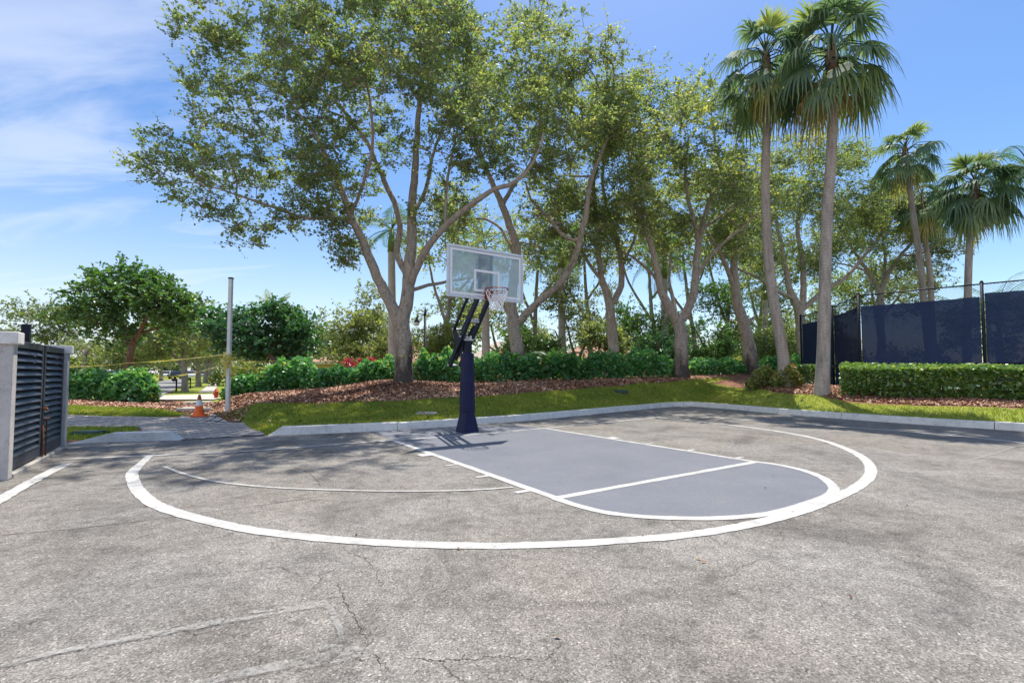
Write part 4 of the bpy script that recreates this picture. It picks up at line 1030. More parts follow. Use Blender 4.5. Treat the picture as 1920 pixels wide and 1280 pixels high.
BA = [(380, 400, 70, 40, -2.2, 1.4), (470, 430, 60, 34, -1.8, 1.2), (600, 330, 110, 70, -1.5, 2.0), (330, 330, 60, 50, -1.8, 1.4), (640, 60, 210, 120, -4.3, 2.0), (790, 130, 150, 120, -4.3, 1.9), (560, 190, 140, 80, -4, 1.7), (430, 320, 90, 55, -3.8, 1.4), (760, -130, 250, 110, -3.5, 2.4), (700, 120, 250, 160, -.5, 3.8), (480, 130, 130, 100, -.5, 2.8), (560, 270, 200, 120, -1, 3.2), (400, 300, 120, 90, -1.5, 2.4), (300, 285, 65, 35, -1.5, 1.3), (250, 300, 38, 14, -1.5, .7), (350, 160, 50, 16, -1.2, .9), (395, 60, 55, 60, -1, 1.3), (420, 390, 85, 60, -1.8, 1.8), (510, 420, 55, 48, -1.6, 1.3), (580, 395, 60, 45, -1.5, 1.4), (640, 455, 40, 40, -.6, 1.0), (632, 480, 16, 22, -.5, .5), (470, 445, 26, 24, -1.6, .7),
      (860, 230, 120, 130, 0, 3.2), (820, 390, 70, 60, .8, 1.8), (930, 300, 70, 70, -1, 2.0), (840, 100, 110, 100, 0, 3.2), (640, -90, 260, 110, 0, 4.2), (600, 40, 190, 90, -.6, 3.2), (690, 390, 70, 70, 1.2, 1.6), (760, 470, 60, 45, 1.6, 1.2), (815, 510, 35, 30, 1.6, .9)]
make_tree('oak_tree', 'largest live oak with the broadest crown, nearest to the pale square post', 'tree', 17.5, LA, BA, 1480, 76, 0.21, 0.105, 0.066, M['oak'], M['bark'], 11, OG, gap=0.56, tip=0.0125)
LB = [[(975, 712, .46, 0), (972, 680, .40, 0), (968, 645, .37, 0), (963, 605, .34, 0), (959, 560, .27, .1), (965, 505, .25, .1), (969, 465, .23, 0), (955, 420, .20, -.2), (942, 385, .18, -.3), (928, 355, .15, -.4), (905, 300, .12, -.5), (885, 240, .09, -.6), (880, 170, .06, -.6)],
      [(968, 610, .24, 0), (990, 585, .21, -.2), (1015, 562, .19, -.4), (1050, 530, .175, -.7), (1074, 492, .165, -.9), (1090, 442, .15, -1.1), (1100, 392, .135, -1.2), (1105, 350, .12, -1.2), (1120, 305, .10, -1.2), (1140, 255, .08, -1.2), (1152, 190, .06, -1.2), (1150, 120, .04, -1.1)],
      [(940, 385, .13, -.3), (968, 340, .11, .1), (995, 310, .10, .4), (1010, 260, .08, .7), (1015, 190, .06, 1.0), (1030, 100, .04, 1.0)],
      [(1086, 455, .10, -1.0), (1055, 440, .09, -.6), (1030, 410, .08, -.2), (1000, 380, .065, .2), (985, 340, .05, .4)],
      [(965, 480, .10, 0), (940, 430, .08, 1.0), (905, 410, .07, 1.8), (860, 415, .05, 2.4)],
      [(1060, 515, .07, -.8), (1072, 490, .06, -1.2), (1082, 460, .04, -1.5)],
      [(962, 600, .12, 0), (940, 570, .10, .6), (925, 545, .08, 1.2), (900, 520, .05, 1.8)]]
BB = [(1000, 150, 110, 100, -4, 1.9), (1085, 240, 85, 90, -3.6, 1.8), (1010, 470, 40, 30, 1, 1), (1110, 440, 44, 44, .5, 1.3), (980, 210, 110, 140, 0, 3.0), (1080, 190, 110, 120, -.4, 3.0), (1020, 100, 80, 80, 0, 2.4), (1100, 110, 70, 75, -.6, 2.0), (1000, 380, 80, 70, .8, 2.0), (1060, 430, 70, 60, .8, 1.7), (910, 440, 70, 50, 1.8, 1.6), (1040, 330, 90, 70, 0, 2.2), (930, 190, 90, 110, .5, 2.6), (985, 30, 60, 50, 0, 1.6), (1150, 250, 60, 90, -.8, 1.8), (890, 545, 34, 26, 2, .9), (1030, 495, 40, 22, 1.2, .9)]
make_tree('oak_tree', 'live oak behind the backboard, one limb rising steeply out from its fork', 'tree', 21.5, LB, BB, 820, 60, 0.25, 0.115, 0.07, M['oak'], M['bark'], 12, OG, base=0.50, gap=0.6, tip=0.0125)
LC = [[(1157, 712, .42, 0), (1152, 680, .36, 0), (1149, 640, .32, 0), (1145, 595, .29, 0), (1140, 555, .26, 0), (1127, 520, .18, -.1), (1122, 470, .155, -.2), (1117, 410, .13, -.3), (1113, 350, .11, -.4), (1118, 290, .085, -.5), (1105, 220, .06, -.6)],
      [(1147, 575, .21, 0), (1165, 530, .19, .3), (1162, 480, .165, .4), (1150, 430, .14, .5), (1138, 390, .12, .6), (1130, 335, .10, .7), (1140, 270, .08, .9), (1165, 200, .05, 1.0)],
      [(1128, 525, .11, 0), (1105, 495, .10, -.5), (1085, 460, .085, -1.0), (1065, 430, .06, -1.4)],
      [(1163, 500, .10, .3), (1185, 460, .09, .8), (1200, 410, .07, 1.2), (1215, 350, .05, 1.5)]]
BC = [(1150, 250, 66, 80, -3.5, 1.8), (1180, 480, 36, 30, .6, 1.1), (1130, 240, 80, 110, 0, 2.6), (1180, 330, 60, 100, .6, 2.0), (1080, 380, 60, 70, -.8, 1.8), (1200, 230, 60, 90, .4, 2.0), (1070, 460, 45, 40, -1.2, 1.2), (1210, 420, 45, 50, 1.2, 1.3), (1130, 420, 50, 45, 0, 1.4), (1205, 140, 40, 40, 0, 1.3)]
make_tree('oak_tree', 'slim live oak whose trunk splits into two upright limbs, second beyond the backboard', 'tree', 24.5, LC, BC, 500, 62, 0.27, 0.122, 0.075, M['oak'], M['bark'], 13, OG, base=0.52, gap=0.6)
LD = [[(1279, 716, .46, 0), (1278, 690, .40, 0), (1277, 650, .36, 0), (1275, 612, .34, 0), (1256, 580, .25, -.1), (1241, 550, .225, -.2), (1234, 515, .195, -.3), (1225, 475, .165, -.4), (1211, 430, .14, -.5), (1196, 395, .12, -.6), (1186, 350, .095, -.7), (1178, 285, .06, -.8)],
      [(1278, 605, .26, 0), (1293, 572, .235, .1), (1303, 532, .21, .2), (1306, 485, .185, .3), (1314, 440, .16, .4), (1325, 392, .14, .5), (1340, 352, .12, .5), (1347, 300, .085, .5), (1335, 235, .055, .5)],
      [(1310, 455, .12, .3), (1300, 405, .11, .1), (1289, 370, .10, 0), (1285, 320, .075, -.1), (1290, 260, .05, -.2)],
      [(1306, 520, .11, .2), (1330, 482, .10, -.2), (1360, 452, .085, -.5), (1392, 428, .06, -.8), (1420, 400, .04, -1.0)],
      [(1318, 430, .085, .4), (1350, 405, .07, .1), (1378, 385, .05, -.1)],
      [(1238, 535, .10, -.2), (1215, 505, .09, .4), (1190, 485, .07, 1.0), (1165, 470, .05, 1.4)],
      [(1268, 595, .13, 0), (1262, 560, .11, .5), (1255, 530, .08, 1.0), (1258, 480, .05, 1.4)]]
BD = [(1290, 250, 85, 80, -3.8, 1.8), (1220, 340, 60, 60, -3.2, 1.5), (1360, 330, 60, 60, -3.2, 1.5), (1270, 270, 100, 100, 0, 2.8), (1200, 370, 60, 80, -.5, 2.0), (1340, 300, 80, 90, .4, 2.2), (1390, 370, 60, 60, -.5, 1.7), (1240, 190, 50, 45, 0, 1.5), (1340, 210, 50, 50, 0, 1.5), (1265, 420, 60, 60, 1.2, 1.6), (1180, 465, 45, 40, 1.3, 1.2), (1390, 450, 45, 40, .8, 1.3), (1305, 155, 35, 30, 0, 1.1), (1250, 480, 40, 30, 1.5, 1.0)]
make_tree('oak_tree', 'pale forked live oak at the kerb corner with a low V of two thick limbs', 'tree', 22.5, LD, BD, 640, 57, 0.26, 0.12, 0.074, M['oak'], M['bark'], 14, OG, base=0.5, gap=0.6)
LE = [[(1407, 704, .50, 0), (1406, 670, .44, 0), (1402, 640, .39, 0), (1394, 605, .35, 0), (1382, 568, .30, 0), (1377, 520, .25, 0), (1377, 478, .21, 0), (1386, 440, .16, .1), (1397, 395, .11, .2), (1410, 340, .06, .3)],
      [(1376, 540, .15, 0), (1360, 495, .14, -.2), (1345, 465, .12, -.4), (1328, 440, .09, -.6), (1310, 400, .06, -.8)],
      [(1394, 612, .14, 0), (1412, 596, .09, -.2), (1418, 590, .03, -.3)]]
BE = [(1390, 400, 80, 80, .5, 2.4), (1330, 460, 60, 50, .8, 1.8), (1440, 330, 60, 70, 1, 2.0), (1420, 480, 50, 45, 1.5, 1.6), (1350, 350, 55, 60, 1, 1.8)]
make_tree('oak_tree', 'leaning live oak with the blackest trunk base, next to the mixed shrubs', 'tree', 26.0, LE, BE, 380, 58, 0.31, 0.13, 0.08, M['oak'], M['bark'], 15, OG, base=0.5, gap=0.6)
LF = [[(1507, 702, .42, 0), (1505, 660, .38, 0), (1501, 615, .35, 0), (1497, 580, .32, 0), (1482, 545, .22, 0), (1472, 500, .18, 0), (1462, 445, .14, .1), (1452, 395, .10, .2), (1455, 330, .06, .3)],
      [(1500, 590, .24, 0), (1507, 540, .22, .2), (1503, 485, .18, .3), (1496, 425, .14, .4), (1505, 360, .10, .5), (1520, 300, .06, .6)],
      [(1490, 560, .14, 0), (1455, 545, .12, -.6), (1420, 520, .10, -1.2), (1385, 505, .07, -1.8)],
      [(1505, 580, .20, 0), (1545, 545, .17, .5), (1585, 520, .15, 1.0), (1620, 480, .12, 1.4), (1660, 430, .08, 1.8), (1690, 390, .05, 2)]]
BF = [(1520, 330, 80, 70, 0, 2.8), (1470, 400, 60, 70, 0, 2.2), (1590, 350, 60, 70, .8, 2.2), (1560, 430, 70, 60, .8, 2.2), (1600, 290, 40, 30, .5, 1.4), (1470, 500, 55, 45, 1, 1.7), (1640, 420, 50, 60, 1.5, 1.8), (1530, 500, 45, 40, 1, 1.4), (1420, 520, 40, 34, 0, 1.3)]
make_tree('oak_tree', 'live oak standing between the two tall palms, in front of the fence corner', 'tree', 29.5, LF, BF, 560, 58, 0.33, 0.14, 0.085, M['oak'], M['bark'], 16, OG, base=0.46, gap=0.6)
LG = [[(1652, 700, .34, 0), (1652, 640, .30, 0), (1650, 580, .27, 0), (1655, 535, .23, 0), (1680, 490, .15, 0), (1710, 455, .10, 0), (1740, 425, .06, 0)],
      [(1652, 550, .18, 0), (1625, 505, .14, 0), (1600, 470, .10, 0), (1580, 430, .06, 0)],
      [(1655, 530, .14, 0), (1660, 480, .11, .5), (1655, 430, .08, .8), (1670, 380, .05, 1)],
      [(1690, 480, .10, 0), (1730, 475, .08, -.4), (1770, 450, .05, -.8)],
      [(1630, 510, .10, 0), (1600, 500, .08, -.5), (1560, 490, .05, -1)]]
BG = [(1660, 410, 70, 50, 0, 3.0), (1740, 430, 60, 45, 0, 2.4), (1600, 430, 60, 50, .5, 2.4), (1770, 465, 35, 30, -.6, 1.6), (1700, 500, 70, 25, .5, 2.0), (1680, 370, 40, 26, 0, 1.6)]
make_tree('oak_tree', 'sparse wide branching oak beyond the chain link fence', 'tree', 34.0, LG, BG, 440, 60, 0.38, 0.15, 0.09, M['oak_far'], M['bark_far'], 17, None, base=0.35, gap=0.55)

# ---------------------------------------------------------------- smaller trees by the left path
LH = [[(234, 712, .20, 0), (240, 690, .17, 0), (246, 665, .15, 0), (246, 648, .14, 0), (258, 628, .10, -.1), (270, 605, .07, -.2), (290, 570, .05, -.3), (300, 540, .03, -.3)],
      [(246, 650, .11, 0), (236, 628, .095, .1), (228, 605, .075, .2), (215, 575, .05, .3), (205, 545, .03, .4)],
      [(232, 615, .07, .1), (215, 600, .055, -.3), (185, 590, .04, -.7), (160, 580, .025, -1)],
      [(262, 625, .075, -.1), (285, 618, .06, .3), (315, 610, .045, .7), (345, 600, .03, 1)]]
BH = [(245, 570, 105, 60, 0, 2.2), (180, 590, 62, 45, -.3, 1.7), (310, 590, 70, 50, .2, 1.8), (265, 530, 75, 32, 0, 1.5), (225, 515, 34, 18, 0, .8), (140, 610, 38, 26, -.3, 1.0), (200, 635, 62, 26, .4, 1.2), (345, 600, 42, 34, .2, 1.0), (385, 563, 14, 9, .2, .35), (285, 512, 30, 12, 0, .6), (330, 540, 26, 16, 0, .6)]
make_tree('broadleaf_tree', 'small spreading tree of glossy leaves on a thin brown trunk behind the left clusia hedge', 'tree', 20.5, LH, BH, 330, 44, 0.22, 0.17, 0.10, M['magnolia'], M['bark_red'], 21, None, base=0.42, gap=0.6, tip=0.008)
LI = [[(536, 715, .16, 0), (524, 690, .14, 0), (510, 672, .125, -.1), (497, 655, .11, -.2), (485, 630, .085, -.2), (478, 600, .06, -.2), (470, 570, .04, -.2)],
      [(500, 660, .08, -.2), (520, 640, .065, .2), (530, 610, .05, .4), (535, 580, .03, .5)],
      [(488, 640, .06, -.2), (465, 625, .05, -.5), (440, 610, .035, -.8)]]
BI = [(490, 615, 80, 50, 0, 1.9), (480, 575, 50, 32, 0, 1.2), (430, 610, 42, 40, -.5, 1.2), (555, 620, 40, 34, .4, 1.1), (470, 650, 60, 26, 0, 1.3), (440, 565, 16, 16, -.3, .5), (575, 645, 24, 18, .4, .6), (408, 600, 20, 24, -.3, .6), (510, 585, 40, 24, .2, .9), (545, 665, 40, 18, .3, .8)]
make_tree('broadleaf_tree', 'dense dark green round tree with a leaning reddish trunk, just past the pale post', 'tree', 19.5, LI, BI, 300, 46, 0.21, 0.16, 0.095, M['magnolia_deep'], M['bark_red'], 22, None, base=0.42, gap=0.66, tip=0.008)

# ---------------------------------------------------------------- background trees
def bg_tree(label, x, ybase, Y, limbs, blobs, n, seed, leafm='oak_far', L=0.2, per=40, sig=0.42, bark='bark_far', group=None, base=0.4, gap=0.62):
    return make_tree('background_tree', label, 'tree', Y, limbs, blobs, n, per, sig, L, L * 0.58, M[leafm], M[bark], seed, group, base=base, gap=gap, step=0.5, kmax=7, tip=0.014)
BGG = 'trees beyond the clusia hedge'
bg_tree('pale olive oak filling the gap between the dark round tree and the largest oak trunk', 650, 712, 33, [[(655, 715, .3, 0), (655, 680, .25, 0), (650, 650, .18, 0), (640, 615, .1, 0)], [(652, 660, .16, 0), (680, 630, .1, .5), (700, 600, .06, 1)]],
        [(650, 625, 60, 40, 0, 3.0), (610, 645, 34, 26, 0, 1.6), (700, 600, 44, 44, 0, 2.4), (660, 655, 66, 26, .4, 2.4), (690, 560, 24, 24, .5, 1.4)], 280, 31, group=BGG, base=0.62)
bg_tree('pale olive oak behind the black lamp post', 830, 705, 36, [[(850, 710, .28, 0), (850, 680, .22, 0), (840, 650, .15, 0), (830, 610, .08, 0)], [(848, 665, .14, 0), (880, 630, .1, .5)]],
        [(820, 615, 60, 48, 0, 3.2), (870, 600, 50, 45, .5, 2.6), (780, 640, 34, 30, 0, 1.6), (840, 655, 50, 22, .5, 2.0), (860, 560, 40, 26, .5, 2)], 190, 32, group=BGG)
bg_tree('yellow green tree behind the hoop pole and backboard', 930, 700, 34, [[(945, 705, .2, 0), (942, 680, .16, 0), (930, 650, .12, 0), (920, 610, .07, 0)], [(942, 672, .11, 0), (960, 640, .08, .4)], [(936, 665, .10, 0), (905, 640, .07, -.4)]],
        [(925, 620, 46, 44, 0, 2.2), (960, 650, 34, 28, .3, 1.6), (900, 600, 30, 30, 0, 1.5), (940, 580, 34, 24, 0, 1.4)], 130, 33, 'oak', 0.19, group=BGG, base=0.62)
bg_tree('pale multi stemmed tree in front of the peach roof', 1090, 700, 31, [[(1078, 705, .16, 0), (1078, 670, .13, 0), (1070, 640, .09, 0), (1060, 600, .05, 0)], [(1080, 690, .14, .2), (1092, 655, .11, .2), (1110, 630, .08, .1), (1130, 600, .05, 0)], [(1079, 690, .12, -.1), (1055, 650, .08, -.2), (1040, 620, .05, -.3)]],
        [(1085, 590, 52, 44, 0, 2.2), (1050, 570, 32, 36, -.2, 1.5), (1120, 575, 36, 40, 0, 1.5), (1020, 610, 24, 26, 0, 1.0), (1105, 625, 32, 18, 0, 1.2), (1060, 540, 30, 20, 0, 1.2)], 170, 34, 'oak_far', 0.17, group=BGG, base=0.45)
bg_tree('dark rounded tree between the slim oak and the pale forked oak', 1200, 700, 33, [[(1215, 706, .16, 0), (1212, 680, .13, 0), (1205, 650, .1, 0), (1195, 615, .06, 0)], [(1212, 676, .1, 0), (1235, 645, .07, .4)], [(1210, 672, .09, 0), (1180, 645, .06, -.4)]],
        [(1205, 610, 58, 46, 0, 2.4), (1180, 640, 44, 28, 0, 1.7), (1240, 640, 40, 30, 0, 1.6), (1170, 575, 28, 24, 0, 1.2), (1225, 665, 34, 16, 0, 1.2)], 190, 35, 'magnolia', 0.17, bark='bark_red', group=BGG, base=0.4)
bg_tree('dark tree with thin curved stems between the pale forked oak and the leaning oak', 1340, 700, 33, [[(1335, 704, .14, 0), (1330, 672, .11, 0), (1318, 645, .08, 0), (1300, 610, .05, 0)], [(1334, 690, .11, 0), (1345, 655, .08, .3), (1355, 615, .05, .5)], [(1370, 690, .10, .4), (1350, 668, .08, .3), (1345, 650, .06, .2)]],
        [(1330, 600, 50, 44, 0, 2.2), (1360, 560, 36, 36, 0, 1.7), (1310, 640, 36, 22, 0, 1.5), (1365, 630, 30, 26, 0, 1.3), (1320, 545, 28, 22, 0, 1.2)], 180, 36, 'magnolia', 0.165, bark='bark_red', group=BGG, base=0.42)
bg_tree('yellowish tree low behind the leaning oak', 1430, 690, 38, [[(1440, 700, .16, 0), (1440, 670, .13, 0), (1430, 640, .08, 0)]],
        [(1440, 620, 44, 40, 0, 2.2), (1410, 650, 34, 24, 0, 1.6), (1465, 655, 24, 22, 0, 1.4), (1440, 570, 40, 26, 0, 1.8)], 120, 37, 'oak', 0.2, group=BGG, base=0.55)
bg_tree('grey green oak just above the louvred gate top', 70, 690, 46, [[(90, 712, .3, 0), (90, 660, .22, 0), (80, 620, .12, 0)], [(90, 670, .16, 0), (120, 640, .1, .4), (150, 650, .06, .5)]],
        [(80, 600, 56, 34, 0, 3.0), (30, 620, 34, 22, 0, 2.0), (120, 615, 36, 32, 0, 2.4), (70, 632, 60, 18, 0, 2.4), (110, 582, 24, 14, 0, 1.4)], 170, 38, 'oak_far', 0.24, per=36, sig=.5, group='trees beyond the left hedge', base=0.25)
bg_tree('pale oak low behind the left clusia hedge', 180, 705, 34, [[(158, 712, .22, 0), (158, 680, .19, 0), (165, 655, .14, 0), (190, 635, .08, .2)], [(158, 668, .13, 0), (148, 640, .09, .2), (140, 620, .06, .3)]],
        [(190, 640, 60, 24, 0, 2.2), (150, 655, 30, 24, 0, 1.4), (250, 660, 50, 26, .6, 2.0), (210, 675, 50, 18, .5, 1.6)], 130, 39, 'oak_far', 0.2, group='trees beyond the left hedge', base=0.5)
RG2 = 'second row of oaks behind the clusia hedge'
for k, (lab, tx, Y, cx, cy, rx, ry, b, lm) in enumerate([
        ('second row oak filling the space above the lamp post with yellow green leaves', 835, 33, 850, 440, 80, 75, .62, 'oak'),
        ('second row oak showing between the backboard and the steep oak limb', 1000, 36, 1010, 445, 70, 66, .66, 'oak'),
        ('second row oak showing between the steep limb and the slim oak', 1105, 37, 1095, 430, 70, 76, .6, 'oak'),
        ('second row oak showing between the slim oak and the pale forked oak', 1225, 38, 1215, 430, 66, 76, .58, 'oak'),
        ('second row oak showing through the V of the pale forked oak', 1300, 39, 1280, 420, 64, 74, .62, 'oak'),
        ('second row oak behind the leaning oak trunk', 1360, 38, 1375, 440, 64, 70, .5, 'oak'),
        ('second row oak between the leaning oak and the thinner tall palm', 1420, 41, 1440, 420, 70, 76, .5, 'oak')]):
    bg_tree(lab, tx, 700, Y, [[(tx, 706, .26, 0), (tx + 2, 640, .22, 0), ((tx + cx) / 2, 560, .17, 0), (cx, 480, .10, 0)], [(tx + 2, 610, .15, 0), (cx - 40, 520, .10, .5), (cx - 50, 450, .06, .8)], [((tx + cx) / 2, 565, .13, 0), (cx + 38, 510, .09, -.4), (cx + 48, 440, .05, -.5)]],
            [(cx, cy, rx, ry, 0, 3.0), (cx - 35, cy + 55, rx * .55, ry * .45, .5, 1.8), (cx + 35, cy + 50, rx * .55, ry * .45, -.4, 1.8), (cx, cy - 60, rx * .6, ry * .5, 0, 2)], 210, 120 + k, lm, 0.18, per=42, sig=.36, group=RG2, base=b, gap=0.6)
for k, (lab, tx, Y, cx, cy, rx, ry, lm, b) in enumerate([
        ('low dark garden tree just right of the backboard trunk, behind the hedge', 990, 29, 995, 640, 46, 40, 'magnolia', .4),
        ('low olive garden tree between the pale palm trunk and the slim oak', 1115, 28, 1125, 640, 40, 40, 'oak', .5),
        ('low dark garden tree hugging the pale forked oak on its left side', 1240, 28, 1235, 650, 40, 36, 'magnolia_deep', .45),
        ('low dark garden tree right of the pale forked oak trunk', 1325, 30, 1325, 640, 44, 40, 'magnolia', .4),
        ('low olive garden tree behind the thinner tall palm trunk', 1455, 33, 1455, 640, 50, 46, 'oak', .45),
        ('low olive garden tree left of the lamp post behind the hedge', 700, 30, 690, 650, 56, 40, 'oak_far', .6),
        ('low olive garden tree right of the lamp post behind the hedge', 840, 31, 835, 640, 44, 42, 'oak_far', .6)]):
    bg_tree(lab, tx, 700, Y, [[(tx, 706, .13, 0), (tx + 2, 680, .11, 0), (cx, 650, .07, 0)], [(tx + 2, 690, .08, 0), (cx - 22, 655, .05, .4)], [(tx + 2, 686, .08, 0), (cx + 24, 650, .05, -.3)]],
            [(cx, cy, rx, ry, 0, 1.6), (cx - rx * .5, cy + 14, rx * .5, ry * .55, .3, 1.1), (cx + rx * .5, cy + 10, rx * .5, ry * .55, -.3, 1.1)], 150, 160 + k, lm, 0.15, per=42, sig=.26, bark='bark_red', group='low garden trees behind the clusia hedge', base=b, gap=0.66)
CG = 'trees beyond the tennis court'
bg_tree('grey green spreading tree seen over the near corner of the windscreen', 1640, 690, 44, [[(1650, 700, .26, 0), (1650, 640, .22, 0), (1640, 580, .15, 0), (1630, 520, .08, 0)], [(1648, 600, .14, 0), (1690, 550, .09, .5), (1720, 510, .06, .5)]],
        [(1640, 520, 60, 50, 0, 3.0), (1700, 530, 56, 40, .5, 2.6), (1590, 540, 50, 50, 0, 2.6), (1750, 520, 40, 36, 0, 2), (1660, 570, 90, 24, .5, 2.4)], 230, 45, 'oak_far', 0.22, group=CG, base=0.3)
bg_tree('dark green tree behind the far end of the windscreen', 1850, 690, 48, [[(1850, 700, .26, 0), (1850, 640, .2, 0), (1845, 600, .12, 0)], [(1850, 650, .12, 0), (1880, 610, .08, .5)]],
        [(1850, 600, 60, 40, 0, 3.0), (1900, 610, 50, 36, .5, 2.6), (1790, 610, 50, 36, 0, 2.4), (1850, 640, 90, 22, .5, 2.4)], 200, 46, 'magnolia', 0.22, group=CG, base=0.35)
bg_tree('olive tree in the gap between the two tall palm trunks, low by the fence corner', 1500, 690, 42, [[(1515, 700, .2, 0), (1513, 660, .16, 0), (1505, 620, .1, 0)]],
        [(1500, 600, 56, 46, 0, 2.6), (1550, 560, 50, 50, .5, 2.6), (1460, 640, 40, 34, 0, 2.0), (1540, 640, 44, 40, .5, 2.0)], 170, 47, 'oak', 0.21, group=CG, base=0.45)
for k, (x, Y, s, lab) in enumerate([(347, 34, 1.0, 'street oak with the thickest pale trunk, nearest the orange cone'), (372, 44, 1.0, 'second street oak trunk along the sidewalk past the cone'), (385, 56, 1.05, 'third street oak trunk along the sunlit sidewalk'), (394, 70, 1.1, 'fourth street oak trunk along the sunlit sidewalk'), (402, 88, 1.1, 'farthest street oak trunk along the sunlit sidewalk')]):
    if k == 0:
        street0 = bg_tree(lab, 347, 735, 34, [[(347, 738, .30, 0), (347, 715, .25, 0), (346, 692, .23, 0), (344, 670, .19, 0), (342, 640, .12, .2), (340, 610, .06, .3)], [(346, 690, .17, 0), (328, 668, .13, .3), (306, 650, .10, .5), (280, 635, .06, .7)], [(346, 692, .16, 0), (365, 665, .12, .4), (390, 640, .08, .8), (405, 625, .05, 1)], [(345, 675, .12, 0), (355, 640, .09, -.6), (370, 610, .05, -1)]],
                          [(345, 620, 56, 34, .4, 3.0), (300, 635, 44, 26, 0, 2.2), (395, 625, 40, 30, .4, 2.4), (345, 588, 40, 26, 0, 2.2), (380, 652, 46, 14, 1.5, 2.4), (310, 660, 40, 14, 1.5, 2.4)], 230, 40, 'oak_far', 0.2, group='street oaks along the sidewalk', base=0.55, gap=0.58)
        base0 = Vector(street0.location)
    else:
        p = at(x, 720, Y); copy_tree(street0, (p[0], p[1], zt(p[0], p[1])), 1.7 * k, s, lab)
for k, (x, Y, s, r, lab) in enumerate([(302, 62, 1.0, 2.0, 'street oak on the far side of the street, opposite the sidewalk row'), (262, 75, 1.05, 4.1, 'street oak beyond the leaning brown trunk, on the far side of the street'), (318, 100, 1.1, 0.7, 'street oak at the far end of the street, past the parked cars'), (215, 90, 1.2, 5.2, 'street oak far behind the left clusia hedge'), (372, 120, 1.2, 3.3, 'street oak closing the far end of the sidewalk')]):
    p = at(x, 715, Y); copy_tree(street0, (p[0], p[1], zt(p[0], p[1])), r, s, lab, 'street oaks on the far side of the street')
for k, (x, Y, s, r, lab) in enumerate([(470, 62, 1.0, 2.4, 'pale oak far behind the dark round tree'), (560, 58, 1.0, 0.4, 'pale oak far behind the ochre house end'), (1000, 64, 1.2, 4.4, 'pale oak far off between the two houses'), (1260, 60, 1.2, 1.2, 'pale oak far behind the pale forked oak'), (1380, 66, 1.25, 3.8, 'pale oak far behind the leaning oak trunk'), (1475, 60, 1.2, 5.5, 'pale oak far behind the thicker tall palm'), (1180, 78, 1.3, 0.2, 'pale oak far off, right past the peach roof'), (1540, 64, 1.2, 2.0, 'pale oak far behind the fence corner')]):
    p = at(x, 705, Y); copy_tree(street0, (p[0], p[1], zt(p[0], p[1])), r, s, lab, 'far pale oaks')

